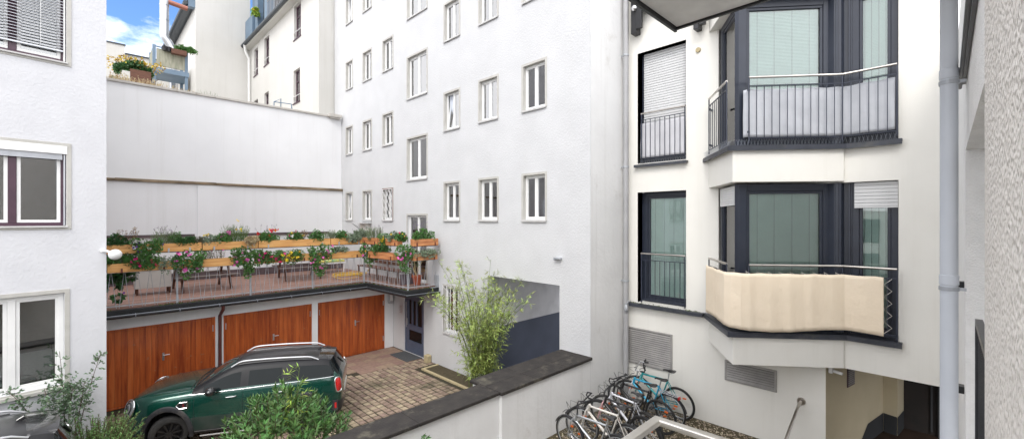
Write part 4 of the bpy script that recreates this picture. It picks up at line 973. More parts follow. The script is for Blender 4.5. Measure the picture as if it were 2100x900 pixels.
# ventilation grilles in the ground floor wall
def louvre(Y0, Y1, z0, z1, lb=None):
    mb = MB(FC); a, b = UC(Y0), UC(Y1); rect_frame(mb, a, b, z0, z1, .04, -.03, .0); o = mb.build('ventilation_grille', 'vent_metal', CB, bevel=.003)
    n = int((z1 - z0 - .08) / .048); mb = MB(FC)
    for k in range(n):
        z = z0 + .045 + k * (z1 - z0 - .085) / n; mb.poly([(a + .04, -.006, z), (b - .04, -.006, z), (b - .04, -.034, z + .0), (a + .04, -.034, z + .0)]); mb.poly([(a + .04, -.034, z), (b - .04, -.034, z), (b - .04, -.005, z + .034), (a + .04, -.005, z + .034)])
    mb.build('slats', 'vent_metal', o); mb = MB(FC); mb.box(a + .03, -.004, z0 + .03, b - .03, -.001, z1 - .03); mb.build('backing', 'dark_interior', o)
louvre(5.55, 4.38, 1.15, 2.02); louvre(3.25, 2.30, 1.30, 1.60 + .12)
# downpipe in the corner
mb = MB(); mb.tube([(9.33, 5.47, 10.7), (9.33, 5.47, .3)], .065, 14); dp = mb.build('downpipe', 'pipe_grey', CB, smooth=True)
for z in (3.15, 5.9, 8.6):
    mb = MB(); mb.lathe([(.066, -.02), (.078, -.02), (.078, .02), (.066, .02)], 14, (9.33, 5.47, z)); mb.box(9.32, 5.53, z - .015, 9.34, 5.595, z + .015); mb.build('pipe_clamp', 'galv', dp)
mb = MB(); mb.ball((9.26, 5.42, 2.50), (.05, .05, .10), 12, 8); mb.tube([(9.26, 5.42, 2.6), (9.33, 5.40, 2.66), (9.45, 5.4, 2.64)], .014, 6); mb.build('rain_outlet', 'galv', CB, smooth='all')
mb = MB(); mb.lathe([(0, -.03), (.05, -.03), (.055, -.02), (.055, 0)], 16, (XC - .002, 3.80, 8.31), 0); mb.build('round_cap', 'kerb', CB, smooth=True)
# steel brackets with glass strip at the top, near the overhanging slab
mb = MB(); mb.box(9.30, 5.17, 9.05, 9.498, 5.32, 10.6); mb.box(9.26, 5.03, 9.12, 9.34, 5.165, 10.6); bk = mb.build('steel_bracket', 'black_metal', CB, bevel=.006)
mb = MB(); mb.ball((9.26, 5.20, 9.62), .075, 14, 8); mb.build('ball_knob', 'chrome', bk, smooth='all')
mb = MB(); mb.box(9.33, 4.3, 9.50, 9.35, 5.02, 10.5); mb.build('glass_strip', 'slate_dark', CB)
mb = MB(); mb.box(9.30, 3.72, 8.70, 9.498, 3.83, 10); mb.box(9.26, 3.58, 8.75, 9.36, 3.68, 10); mb.build('steel_bracket', 'black_metal', CB, bevel=.006)
# ground floor passage
mb = MB()
mb.poly([(9.5, 1.53, 0), (12.4, .97, 0), (12.4, .97, 2.02), (9.5, 1.53, 2.02)]); mb.poly([(12.4, .97, 0), (12.32, .73, 0), (12.32, .73, 2.02), (12.4, .97, 2.02)]); mb.poly([(12.32, .73, 0), (12.9, .66, 0), (12.9, .66, 2.02), (12.32, .73, 2.02)])
mb.poly([(9.5, 1.53, 2.02), (9.5, -.12, 2.02), (19, -2, 2.02), (19, 1.6, 2.02)])
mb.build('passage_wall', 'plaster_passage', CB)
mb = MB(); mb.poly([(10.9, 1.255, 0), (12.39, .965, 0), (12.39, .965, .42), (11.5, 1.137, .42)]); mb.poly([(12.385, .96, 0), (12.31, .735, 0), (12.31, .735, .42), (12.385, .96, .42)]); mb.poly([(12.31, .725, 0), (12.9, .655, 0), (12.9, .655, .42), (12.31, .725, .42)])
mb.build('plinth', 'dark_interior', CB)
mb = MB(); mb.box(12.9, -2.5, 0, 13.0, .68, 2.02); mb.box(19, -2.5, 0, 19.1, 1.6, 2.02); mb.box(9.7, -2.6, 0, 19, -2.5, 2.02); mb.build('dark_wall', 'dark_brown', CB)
mb = MB()
for y in (.2, -.25): mb.box(12.84, y, .1, 12.895, y + .03, 1.95)
mb.box(12.8, -.1, .0, 12.899, .12, 1.6); mb.build('door_strip', 'dark_interior', CB)
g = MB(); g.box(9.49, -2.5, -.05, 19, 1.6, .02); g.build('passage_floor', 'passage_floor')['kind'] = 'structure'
dW = Vector((2.9, -.56, 0)).normalized(); FP = lambda u, w, z: (9.5 + dW.x*u - dW.y*0 + (-.19)*w, 1.53 + dW.y*u - .98*w, z)
mb = MB(FP); mb.box(.95, .004, 1.40, 1.30, .02, 1.78); lv = mb.build('notice_plate', 'skirt_brown', CB)
mb = MB(FP)
for k in range(9): mb.box(.98, .02, 1.43 + k*.038, 1.27, .026, 1.45 + k*.038)
mb.build('plate_rib', 'vent_metal', lv)
mb = MB(); mb.box(9.56, 1.44, 1.86, 9.72, 1.50, 2.0); mb.tube([(9.64, 1.47, 1.90), (9.60, 1.30, 1.88)], .03, 8); mb.build('security_camera', 'white_gloss', CB, bevel=.004)
mb = MB(); mb.ball((9.40, 1.80, 1.99), (.07, .07, .05), 14, 8); mb.build('dome_lamp', 'black_metal', CB, smooth='all')

# privacy screens
def cloth(name, label, path, z0f, z1f, m, amp, seed, group=None, n=150, nz=14, ends=None):
    """cloth sheet hung along a plan path, slightly wavy, 3 mm thick"""
    r = random.Random(seed); ph = [r.uniform(0, 6) for _ in range(6)]
    P = [Vector((p[0], p[1], 0)) for p in path]; Ls = [0]
    for a, b in zip(P, P[1:]): Ls.append(Ls[-1] + (b - a).length)
    mb = MB(); grid = []
    for i in range(n + 1):
        s_ = Ls[-1] * i / n; k = max(j for j in range(len(Ls) - 1) if Ls[j] <= s_ + 1e-9); t = (s_ - Ls[k]) / (Ls[k+1] - Ls[k]); p = P[k].lerp(P[k+1], t)
        d = (P[min(k+1, len(P)-1)] - P[k]).normalized()
        nn = Vector((d.y, -d.x, 0)); 
        if nn.dot(Vector((-1, -.3, 0))) < 0: nn = -nn
        col = []
        za, zb = z0f(i / n), z1f(i / n)
        for j in range(nz + 1):
            v = j / nz; bow = math.sin(v * math.pi)
            w = amp * (math.sin(s_ * 6 + ph[0]) * .4 + math.sin(s_ * 17 + ph[1] + v) * .30 + math.sin(s_ * 31 + ph[2] + 2*v) * .12 + abs(math.sin(s_ * 9.5 + ph[5])) ** 6 * .5) * (.45 + .55 * (1 - v) ** .7) + amp * .2 * math.sin(v * 9 + ph[3] + s_*3) * bow
            col.append(p + nn * w + Vector((0, 0, za + (zb - za) * v)))
        grid.append((col, nn))
    F = [[mb.p(c) for c in col] for col, _ in grid]
    for i in range(n):
        for j in range(nz): mb.f.append([F[i][j], F[i+1][j], F[i+1][j+1], F[i][j+1]]); mb.m.append(0)
    o = mb.build(name, m, None, smooth='all'); so_ = o.modifiers.new('thick', 'SOLIDIFY'); so_.thickness = .003
    return o
o = cloth('privacy_screen', '', [(9.19, 3.51), (8.60, 3.09), (8.31, 2.86), (8.235, 2.72), (8.25, 2.55), (8.33, 2.43), (8.75, 1.89), (9.28, 1.23), (9.305, 1.14), (9.31, .72)], lambda t: 2.70 + .035 * math.sin(t * 9) + .05 * max(0, .2 - t), lambda t: 3.69 - .012 * abs(math.sin(t * 26)) , 'cream_cloth', .017, 4, n=240)
tag(o, 'cream cloth screen laced around the lower bay railing', 'privacy screen')
mb = MB(); zz = 3.66; k = 0
pts = []
while zz > 2.74: pts.append((9.33,   .72 if k % 2 else .62, zz)); zz -= .10; k += 1
mb.tube(pts, .004, 5); q = mb.build('lacing', 'rope', o)
mb = MB()
for t in range(9):
    x, y = seg_pts((8.36, 2.50), (9.33, 1.27), t / 8.5); mb.tube([(x, y, 3.67), (x + .03, y + .02, 3.71), (x + .03, y - .05, 3.665)], .004, 5)
mb.build('tie_cord', 'rope', o)
o = cloth('privacy_screen', '', [(8.47, 2.58), (8.46, 2.49), (8.93, 1.93), (9.43, 1.30), (9.43, .585)], lambda t: 6.10, lambda t: 6.95 + .006 * math.sin(t*40), 'grey_cloth', .026, 8)
tag(o, 'pale grey cloth screen behind the bars of the upper bay railing', 'privacy screen')
o = cloth('privacy_screen', '', [(9.56, 5.20), (9.53, 5.12), (9.53, 4.62), (9.52, 4.09)], lambda t: 6.10, lambda t: 6.93, 'white_cloth', .022, 9, n=60)
tag(o, 'whitish cloth screen behind the bars of the upper narrow window', 'privacy screen')

# ================================================================ OWN BUILDING (right edge, overhang, balcony rail)
OB = thing('near_building', 'rough beige stucco building edge at the right with a loggia opening and white overhang', 'building', (3, -.13, 0))
FO = frame2((0, -.13), (1, 0))
mb = MB(); mb.box(1.0, -.9, 0, 2.70, -.115, 7.4); mb.build('pillar', 'plaster_rough', OB)
WO = lambda a: a
mb = MB()
def ow(x0, x1, z0, z1): mb.poly([(x0, -.13, z0), (x1, -.13, z0), (x1, -.13, z1), (x0, -.13, z1)])
ow(2.70, 5.90, 5.285, 7.4); ow(2.70, 5.90, 0, 2.4); ow(5.90, 9.5, 0, 7.4)
mb.poly([(5.90, -.13, 2.4), (5.90, -1.8, 2.4), (5.90, -1.8, 5.285), (5.90, -.13, 5.285)]); mb.poly([(2.7, -.13, 5.285), (5.9, -.13, 5.285), (5.9, -1.8, 5.285), (2.7, -1.8, 5.285)])
mb.poly([(2.7, -1.8, 2.4), (5.9, -1.8, 2.4), (5.9, -1.8, 5.285), (2.7, -1.8, 5.285)]); mb.poly([(2.7, -.13, 2.4), (5.9, -.13, 2.4), (5.9, -1.8, 2.4), (2.7, -1.8, 2.4)])
mb.build('wall', 'plaster_loggia', OB)
mb = MB()
ow(-14, 1.0, 0, .9); ow(-14, 1.0, 3.2, 3.6) 
for x in (-14, -11.2, -8.4, -5.6, -2.8): ow(x, x + 1.0, .9, 3.2)
mb.build('unseen_low_wall', 'plaster_cream', OB)  # unseen invented wall behind the viewer, kept low so light reaches the yard
mb = MB(); mb.box(-14, -.40, .9, 1.0, -.35, 3.2); mb.build('window_band', 'car_glass', OB)
mb = MB(); mb.box(2.75, -.19, 3.86, 4.66, -.15, 3.90); rl = mb.build('loggia_railing', 'black_metal', OB)
for k in range(17):
    x = 2.8 + k * .115; mb = MB(); mb.box(x, -.178, 2.5, x + .014, -.164, 3.858); mb.build('bar', 'black_metal', rl)
mb = MB(); mb.box(4.62, -.19, 2.45, 4.66, -.15, 3.858); mb.build('post', 'black_metal', rl)
mb = MB(); mb.tube([(5.18, -.018, 7.4), (5.18, -.018, 0)], .056, 20); dp = mb.build('downpipe', 'pipe_paint', OB, smooth=True)
for z in (4.05, 5.78):
    mb = MB(); mb.lathe([(.057, -.016), (.064, -.016), (.064, .016), (.057, .016)], 20, (5.18, -.018, z)); mb.box(5.17, -.12, z - .012, 5.19, -.078, z + .012); mb.build('pipe_clamp', 'galv', dp)
    mb = MB(); mb.lathe([(.0565, .03), (.0615, .035), (.0615, .11), (.0565, .115)], 20, (5.18, -.018, z)); mb.build('socket', 'pipe_paint', dp, smooth=True)
mb = MB(); mb.box(2.9, -.128, 5.87, 5.75, -.108, 5.93); mb.tube([(2.9, -.092, 5.89), (5.78, -.092, 5.85)], .014, 10); mb.build('awning_rail', 'black_metal', OB)
mb = MB()
for z in (3.94, 2.9): mb.box(6.2, -.128, z, 6.3, -.06, z + .07)
mb.build('wall_bracket', 'black_metal', OB)
mb = MB(); mb.prism([(3.1, -.129), (5.2, -.129), (5.2, 2.35), (3.1, 2.35)], 7.0, 7.28); mb.build('overhang_slab', 'soffit_paint', OB, bevel=.01)
mb = MB(); mb.box(3.1, 2.352, 6.955, 5.235, 2.385, 7.4); mb.box(5.202, -.1, 6.975, 5.235, 2.352, 7.4); mb.build('slab_flashing', 'black_metal', OB)
# neighbouring house closing the yard behind the camera (seen only in reflections)
NB = thing('courtyard_house', 'white house behind the viewer closing the yard, seen only mirrored in glass', 'building', (-17, 6, 0))
mb = MB(); mb.box(-22, -6, 0, -17, 20, 5.2); mb.build('wall', 'plaster_cream', NB)
for z in (.8, 3.1):
    for y in (-3, 0, 3, 6, 9, 12, 15): mb = MB(); mb.box(-17.02, y, z, -16.98, y + 1.2, z + 1.6); mb.build('window', 'car_glass', NB)
# the viewer's own balcony: slab, posts and steel rail
VB = thing('balcony_railing', 'flat brushed metal handrail with a corner in the bottom foreground', 'railing', (2.1, 1.06, 2.5))
rp = [(-.9, 1.04, 3.585), (2.12, 1.06, 3.585), (2.17, -.10, 3.585)]
mb = MB()
def rbar(a, b, w, h):
    a = Vector(a); b = Vector(b); d = (b - a).normalized(); s_ = d.cross(Vector((0,0,1))).normalized(); pr = []
    for k in range(12):
        t = 2*math.pi*k/12; cx, cz = math.cos(t), math.sin(t); cx = math.copysign(abs(cx) ** .55, cx); cz = math.copysign(abs(cz) ** .55, cz); pr.append(s_ * (cx * w/2) + Vector((0, 0, cz * h/2)))
    return a, b, pr
w, h = .05, .034
secs = []
d1 = (Vector(rp[1]) - Vector(rp[0])).normalized(); d2 = (Vector(rp[2]) - Vector(rp[1])).normalized(); s1 = d1.cross(Vector((0,0,1))); s2 = d2.cross(Vector((0,0,1))); sm = (s1 + s2).normalized(); sm = sm / sm.dot(s1)
for p, s_ in ((rp[0], s1), (rp[1], sm), (rp[2], s2)):
    ring = []
    for k in range(16):
        t = 2*math.pi*k/16; cx, cz = math.cos(t), math.sin(t); cx = math.copysign(abs(cx) ** .5, cx); cz = math.copysign(abs(cz) ** .5, cz); ring.append(mb.p(Vector(p) + s_ * (cx * w/2) + Vector((0, 0, cz * h/2))))
    secs.append(ring)
for A, B in zip(secs, secs[1:]):
    for k in range(16): mb.f.append([A[k], A[(k+1)%16], B[(k+1)%16], B[k]]); mb.m.append(0)
mb.build('handrail', 'rail_metal', VB)
for p in ((1.70, 1.055), (-.2, 1.05), (2.15, .42)):
    mb = MB(); mb.box(p[0] - .015, p[1] - .015, 2.45, p[0] + .015, p[1] + .015, 3.566); mb.build('post', 'rail_metal', VB)
VS = tag(MB().box(-1.2, -.129, 2.28, 2.2, 1.12, 2.45).build('balcony_floor', 'plaster_loggia'), 'concrete floor slab of the viewer\'s balcony below the metal handrail', 'balcony')
# stair handrail fixed to the wall
SH = thing('stair_handrail', 'thin steel handrail with round wall flange beside the passage', 'handrail', (9.49, 1.9, 1.25))
mb = MB(); mb.tube([(9.45, 1.90, 1.25), (9.32, 1.90, 1.24), (9.15, 1.91, 1.16), (8.2, 1.94, .74), (7.2, 1.97, .32)], .026, 10); mb.build('rail', 'steel', SH, smooth=True)
mb = MB(); mb.lathe([(0, -.012), (.07, -.012), (.07, 0)], 18, (9.498, 1.90, 1.25), 0); mb.build('flange', 'steel', SH)

# ================================================================ FLOWER BOXES on the terrace railing
rail_y = 13.86
def fbox(x0, x1, z0, label, m='box_wood'):
    t = small_box(x0, x1, rail_y - .07, z0, .205, .19, 'flower_box', label, 'flower box', m, 'wooden flower boxes along the terrace railing')
    for x in (x0 + .25, x1 - .25):
        mb = MB(); mb.box(x - .018, rail_y - .185, z0 - .01, x + .018, rail_y - .167, z0 + .09); mb.build('clip', 'galv' if z0 > 3.6 else 'rust_metal', t)
    return t
zu, zl = 3.825, 3.385
fbox(.02, 1.25, zu, 'light wooden flower box in the upper row, next to the globe lamp')
fbox(1.27, 2.20, zu, 'light wooden flower box in the upper row under the lavender')
fbox(2.22, 3.50, zu, 'light wooden flower box in the upper row with yellow and pink flowers')
fbox(3.52, 5.54, zu, 'long wooden flower box in the upper row with red geraniums')
fbox(5.56, 6.72, zu, 'wooden flower box in the upper row ending at the inner railing corner')
fbox(.40, 1.68, zl, 'wooden flower box in the lower row nearest the globe lamp')
fbox(1.78, 3.25, zl, 'wooden flower box in the lower row between the two left hanging geraniums')
fbox(3.45, 5.00, zl, 'wooden flower box in the lower row holding the yellow flowers')
fbox(5.18, 6.66, zl, 'wooden flower box in the lower row left of the inner railing corner')
def fbox_at(a, b, z0, label):
    L_ = math.hypot(b[0]-a[0], b[1]-a[1]); ang = math.atan2(b[1]-a[1], b[0]-a[0])
    t = thing('flower_box', label, 'flower box', (a[0], a[1], z0), ang, 'wooden flower boxes along the terrace railing')
    T = lambda u, w, z: (a[0] + math.cos(ang)*u - math.sin(ang)*w, a[1] + math.sin(ang)*u + math.cos(ang)*w, z0 + z)
    mb = MB(T); h, d = .205, .19; mb.box(0, -d, 0, L_, 0, .015); mb.box(0, -d, .015, L_, -d + .02, h); mb.box(0, -.02, .015, L_, 0, h); mb.box(0, -d + .02, .015, .02, -.02, h); mb.box(L_ - .02, -d + .02, .015, L_, -.02, h); mb.build('side_boards', 'box_wood_red', t, bevel=.002)
    mb = MB(T); mb.box(.021, -d + .021, .016, L_ - .021, -.021, h - .03); mb.build('soil', 'soil', t)
    for u in (.12, L_ - .12):
        mb = MB(T); mb.box(u - .018, -d - .016, -.01, u + .018, -d - .001, .10); mb.build('clip', 'rust_metal', t)
fbox_at((6.79, 13.70), (6.86, 12.85), zu, 'reddish flower box in the upper row just behind the inner corner')
fbox_at((6.87, 12.75), (6.95, 11.75), zu, 'reddish flower box in the upper row with yellow trailing flowers')
fbox_at((6.80, 13.35), (6.92, 11.95), zl, 'reddish flower box in the lower row on the side panel of the balcony')
fbox_at((7.05, 11.47), (7.93, 11.44), zu, 'short flower box in the upper row on the balcony front over the entrance')
fbox_at((7.05, 11.47), (7.90, 11.44), zl, 'short flower box in the lower row on the balcony front over the entrance')

GP = 'plants in the flower boxes'
def XU(px, y=13.78): return Ypx(px, 500, y)[0]
zt1, zt2 = zu + .16, zl + .16
PL = [ # label, px, tier z, kind, width, height, leaf, flowers, extras
 ('broad-leaved dark green plant in the upper box beside the globe lamp', 238, zt1, 'bushy', .36, .22, 'leaf_dark', (), {}),
 ('dried brown flower stalks in the upper box near the globe lamp', 262, zt1, 'dry', .25, .36, 'leaf_dry', (), {}),
 ('white and purple petunias spilling over the first upper box', 300, zt1, 'hanging', .55, .38, 'leaf_mid', (('fl_white', 9, .035), ('fl_purple', 12, .030)), {}),
 ('silvery lavender with tall dark flower dots in the upper row', 336, zt1, 'wispy', .5, .30, 'leaf_grey', (), dict(stalk=('fl_lilac', 26, .42))),
 ('fine light green herb right of the lavender in the upper row', 362, zt1, 'bushy', .28, .26, 'leaf_mid', (), dict(lsize=.03)),
 ('dark green leafy plant above the first pink hanging geranium', 385, zt1, 'bushy', .38, .16, 'leaf_dark', (), {}),
 ('small reddish-brown heather in the upper row', 410, zt1, 'wispy', .30, .18, 'leaf_heather', (), {}),
 ('small plant with yellow and white blossoms in the upper row', 432, zt1, 'bushy', .34, .18, 'leaf_grey', (('fl_yellow', 9, .03), ('fl_white', 8, .022)), {}),
 ('green bushy plant with bright pink blossoms in the upper row', 458, zt1, 'bushy', .34, .24, 'leaf_mid', (('fl_pink', 15, .032),), {}),
 ('tall fine-leaved bush with few yellow blossoms in the upper row', 483, zt1, 'wispy', .62, .44, 'leaf_mid', (('fl_yellow', 8, .024),), dict(dens=1.3)),
 ('tan dried tuft hanging over the upper row', 512, zt1, 'hanging', .26, .16, 'straw', (), {}),
 ('red geranium in the long upper box', 549, zt1, 'bushy', .52, .26, 'leaf_mid', (('fl_red', 17, .038), ('fl_orange', 4, .03)), dict(stalk=('fl_lilac', 12, .42))),
 ('small pot of white, yellow and pink asters in the upper row', 603, zt1, 'bushy', .42, .20, 'leaf_mid', (('fl_white', 10, .024), ('fl_yellow', 12, .024), ('fl_magenta', 9, .02)), {}),
 ('small dried brown seedhead cluster in the upper row', 622, zt1, 'dry', .14, .26, 'leaf_dry', (), {}),
 ('round dark green plant alone in the upper row', 648, zt1, 'bushy', .34, .24, 'leaf_mid', (), {}),
 ('grey spiky heather at the end of the long upper box', 677, zt1, 'wispy', .34, .28, 'leaf_grey', (), {}),
 ('low green geranium with one red blossom in the upper row', 701, zt1, 'bushy', .36, .22, 'leaf_mid', (('fl_red', 3, .034),), {}),
 ('silver-grey trailing plant near the inner corner', 722, zt1, 'hanging', .42, .16, 'leaf_grey', (), dict(stalk=('fl_lilac', 5, .3))),
 ('green herb at the inner corner of the upper row', 742, zt1, 'bushy', .42, .30, 'leaf_grey', (), {}),
 ('dark green plant with magenta blossoms in the first lower box', 249, zt2, 'bushy', .62, .30, 'leaf_mid', (('fl_magenta', 12, .03),), {}),
 ('magenta-red flowering plant in the middle of the first lower box', 297, zt2, 'hanging', .46, .20, 'leaf_mid', (('fl_magenta', 17, .032),), {}),
 ('grey-green trailing plant at the right end of the first lower box', 340, zt2, 'hanging', .28, .32, 'leaf_grey', (), dict(lsize=.03)),
 ('first hanging geranium from the globe lamp, with pink blossoms', 386, zt2 + .12, 'hanging', .58, .66, 'leaf_mid', (('fl_pink', 30, .036),), dict(lsize=.055)),
 ('thin reddish stalks between the two left hanging geraniums', 440, zt2, 'wispy', .50, .34, 'leaf_heather', (('fl_pink', 5, .022),), dict(dens=.35)),
 ('second hanging geranium from the globe lamp, with few pink blossoms', 507, zt2 + .12, 'hanging', .74, .66, 'leaf_mid', (('fl_pink', 22, .036),), dict(lsize=.055)),
 ('magenta geranium in the lower box left of the yellow flowers', 556, zt2, 'hanging', .55, .30, 'leaf_mid', (('fl_magenta', 21, .036), ('fl_red', 6, .03)), {}),
 ('yellow-flowering bush in the lower row', 596, zt2, 'hanging', .62, .32, 'leaf_mid', (('fl_yellow', 24, .040),), dict(lsize=.035)),
 ('third hanging geranium from the globe lamp, with pink blossoms', 655, zt2 + .12, 'hanging', .66, .78, 'leaf_mid', (('fl_pink', 28, .036),), dict(lsize=.055)),
 ('low grey-green plant in the lower box before the inner corner', 699, zt2, 'bushy', .42, .18, 'leaf_grey', (), {}),
]
for i, (lb, px_, z, kd, wd_, hg, lf, fl, ex) in enumerate(PL): planting('potted_flowers' if fl else 'box_plant', lb, 'plant', (XU(px_), 13.79, z), kd, wd_, hg, .14, lf, fl, seed=40 + i, group=GP, **ex)
PL2 = [
 ('grey-green bush with dark flower dots on the side panel, upper row', 768, 13.2, zt1, 'wispy', .6, .36, 'leaf_grey', (), dict(stalk=('fl_lilac', 14, .4))),
 ('yellow-flowering trailing plant on the side panel, upper row', 788, 12.6, zt1, 'hanging', .42, .40, 'leaf_mid', (('fl_yellow', 21, .034),), {}),
 ('pale heather on the side panel, upper row', 808, 12.1, zt1, 'bushy', .30, .22, 'leaf_grey', (('fl_yellow', 5, .02),), {}),
 ('small pink and yellow asters at the outer corner, upper row', 823, 11.75, zt1, 'bushy', .30, .17, 'leaf_mid', (('fl_magenta', 9, .024), ('fl_yellow', 8, .02)), {}),
 ('hanging plant with yellow and pink blossoms at the inner corner, lower row', 757, 13.55, zt2 + .14, 'hanging', .62, .64, 'leaf_mid', (('fl_yellow', 9, .034), ('fl_pink', 9, .036)), dict(lsize=.05)),
 ('leafy green plant on the side panel, lower row', 780, 12.9, zt2, 'bushy', .50, .26, 'leaf_mid', (), {}),
 ('hanging geranium with pink blossoms at the outer corner of the balcony', 826, 11.50, zt2 + .10, 'hanging', .52, .62, 'leaf_mid', (('fl_pink', 26, .034), ('fl_orange', 3, .03)), dict(lsize=.05)),
]
for i, (lb, px_, Y, z, kd, wd_, hg, lf, fl, ex) in enumerate(PL2): planting('potted_flowers', lb, 'plant', (Ypx(px_, 500, Y)[0], Y - .02, z), kd, wd_, hg, .14, lf, fl, seed=90 + i, group=GP, **ex)
planting('sage_plant', 'tall green sage with dark blue flower spikes over the entrance', 'plant', (7.45, 11.38, zt1), 'bushy', .62, .30, .14, 'leaf_mid', (), seed=120, group=GP, stalk=('fl_purple', 13, .52))
planting('trailing_plant', 'grey-green trailing plant in the lowest box over the entrance', 'plant', (7.5, 11.38, zt2), 'hanging', .82, .20, .14, 'leaf_grey', (), seed=121, group=GP, lsize=.035)
# climber at the left end of the railing
planting('climbing_plant', 'large dark-leaved climber hanging at the left end of the terrace railing', 'climber', (.52, 14.35, 3.5), 'hanging', .8, .95, .3, 'leaf_dark', (('fl_purple', 5, .03),), seed=130, lsize=.10)

# ================================================================ TERRACE FURNITURE
DZ = 2.517
def picnic(loc, rz, label, Ln=1.5):
    t = thing('picnic_table', label, 'table', (*loc, DZ), rz, 'dark wooden picnic tables on the terrace')
    c, s = math.cos(rz), math.sin(rz); T = lambda x, y, z: (loc[0] + c*x - s*y, loc[1] + s*x + c*y, DZ + z)
    mb = MB(T)
    for k in range(5): mb.box(-Ln/2, -.36 + k*.147, .70, Ln/2, -.36 + k*.147 + .135, .735)
    mb.build('tabletop', 'dark_wood', t, bevel=.004)
    for sy in (-1, 1):
        mb = MB(T); mb.box(-Ln/2, sy*.66 - .13, .42, Ln/2, sy*.66 - .01, .455); mb.box(-Ln/2, sy*.66 + .01, .42, Ln/2, sy*.66 + .13, .455); mb.build('seat', 'grey_wood', t, bevel=.004)
    for sx in (-Ln/2 + .2, Ln/2 - .2):
        for sy in (-1, 1):
            mb = MB(T); mb.bar((sx, sy*.30, .70), (sx, sy*.62, .0), .09, .05, up=(1,0,0)); mb.build('leg', 'dark_wood', t, bevel=.004)
        mb = MB(T); mb.box(sx - .03, -.78, .36, sx + .03, .78, .418); mb.build('crossbeam', 'dark_wood', t, bevel=.004)
    return t
picnic((2.6, 16.1), R(4), 'dark wooden picnic table behind the left hanging geraniums', 1.6)
picnic((5.55, 16.5), R(-6), 'dark wooden picnic table in the middle of the terrace', 1.5)
cb = thing('storage_chest', 'weathered white garden chest at the left end of the terrace', 'chest', (1.35, 16.0, DZ), R(5))
mb = MB(); mb.box(1.02, 15.8, DZ + .18, 1.82, 16.3, DZ + .78); mb.build('body', 'plaster_far', cb, bevel=.01)
mb = MB(); mb.box(.99, 15.77, DZ + .782, 1.85, 16.33, DZ + .81); mb.build('lid', 'white_gloss', cb, bevel=.006)
for x, y in ((1.05, 15.83), (1.76, 15.83), (1.05, 16.25), (1.76, 16.25)): mb = MB(); mb.box(x, y, DZ, x + .045, y + .045, DZ + .18); mb.build('leg', 'dark_wood', cb)
# hose
mb = MB(); pts = []; r = random.Random(14)
for k in range(150):
    a = k * .24; rad = .42 + .16 * math.sin(k * .11) + .06 * math.sin(k*.37); pts.append((6.85 + rad * math.cos(a) * 1.1 + .1*math.sin(k*.05), 15.35 + rad * math.sin(a) * .85, DZ + .03 + .10 * abs(math.sin(k * .09)) + .04 * math.sin(k * .31) ** 2))
pts += [(7.4, 15.1, DZ + .12), (7.5, 15.0, DZ + .32), (7.42, 14.95, DZ + .22)]
tag(mb.tube(pts, .011, 6).build('garden_hose', 'yellow_hose', None, smooth='all'), 'yellow garden hose lying in loose coils on the deck', 'hose')
bn = thing('garden_bench', 'dark low wooden bench along the tower wall on the terrace', 'bench', (7.6, 14.2, DZ), R(90))
mb = MB()
for k in range(4): mb.box(7.30 + k*.11, 12.6, DZ + .38, 7.30 + k*.11 + .10, 15.6, DZ + .41)
mb.build('seat', 'dark_wood', bn, bevel=.003)
mb = MB()
for k in range(3): mb.box(7.78, 12.6, DZ + .50 + k*.13, 7.81, 15.6, DZ + .61 + k*.13)
mb.build('backrest', 'dark_wood', bn, bevel=.003)
for y in (12.7, 14.1, 15.5): mb = MB(); mb.box(7.32, y, DZ, 7.37, y + .05, DZ + .378); mb.box(7.74, y, DZ, 7.778, y + .05, DZ + .86); mb.build('leg', 'dark_wood', bn)
tag(MB().box(7.0, 11.9, DZ, 7.9, 12.0, DZ + .02).build('deck_board', 'grey_wood'), 'loose grey board lying on the balcony floor behind the flower pot', 'board')
mb = MB(); mb.box(7.25, 12.35, DZ, 7.9, 12.41, DZ + .34); tag(mb.build('bench_panel', 'bench_mauve', None, bevel=.004), 'mauve-grey wooden panel standing in front of the low bench', 'panel')
mb = MB(); mb.box(8.0, 11.39, 2.48, 8.044, 11.6, 2.86); mb.box(7.74, 11.39, 2.48, 7.99, 11.41, 2.50); tag(mb.build('corner_flashing', 'galv'), 'grey metal flashing where the balcony edge meets the tower', 'flashing')
ls = thing('folded_mat', 'folded play mat with yellow and green pattern on a low white stand', 'mat', (6.9, 17.4, DZ))
mb = MB(); mb.box(6.4, 17.1, DZ + .42, 7.5, 17.8, DZ + .50); mb.build('cushion', 'mat_pattern', ls, bevel=.02)
mb = MB(); mb.box(6.38, 17.08, DZ + .36, 7.52, 17.82, DZ + .418); mb.build('frame', 'white_gloss', ls); 
for x, y in ((6.42, 17.12), (7.44, 17.12), (6.42, 17.74), (7.44, 17.74)): mb = MB(); mb.box(x, y, DZ, x + .04, y + .04, DZ + .36); mb.build('leg', 'white_gloss', ls)
# terracotta pot with twiggy plant
tp = thing('flower_pot', 'terracotta flower pot on the balcony floor over the entrance', 'pot', (7.62, 12.0, DZ + .02))
mb = MB(); mb.lathe([(0, 0), (.10, 0), (.145, .24), (.165, .24), (.165, .30), (.145, .30), (.135, .25), (0, .25)], 20, (7.62, 12.0, DZ + .021)); mb.build('bowl', 'terracotta', tp, smooth=True)
sp = thing('potted_shrub', 'twiggy plant with few dark leaves growing in the terracotta pot', 'plant', (7.62, 12.0, DZ + .27))
mb = MB(); lf = MB(); r = random.Random(17)
for k in range(11):
    top = Vector((7.62 + r.uniform(-.28, .28), 12.0 + r.uniform(-.25, .25), DZ + .27 + r.uniform(.3, .75))); b0 = Vector((7.62, 12.0, DZ + .25)); mb.tube([b0, b0.lerp(top, .5) + rv(r) * .05, top], [.012, .008, .004], 5); clump(lf, r, top, (.06, .06, .05), 6, .06, .04, .2)
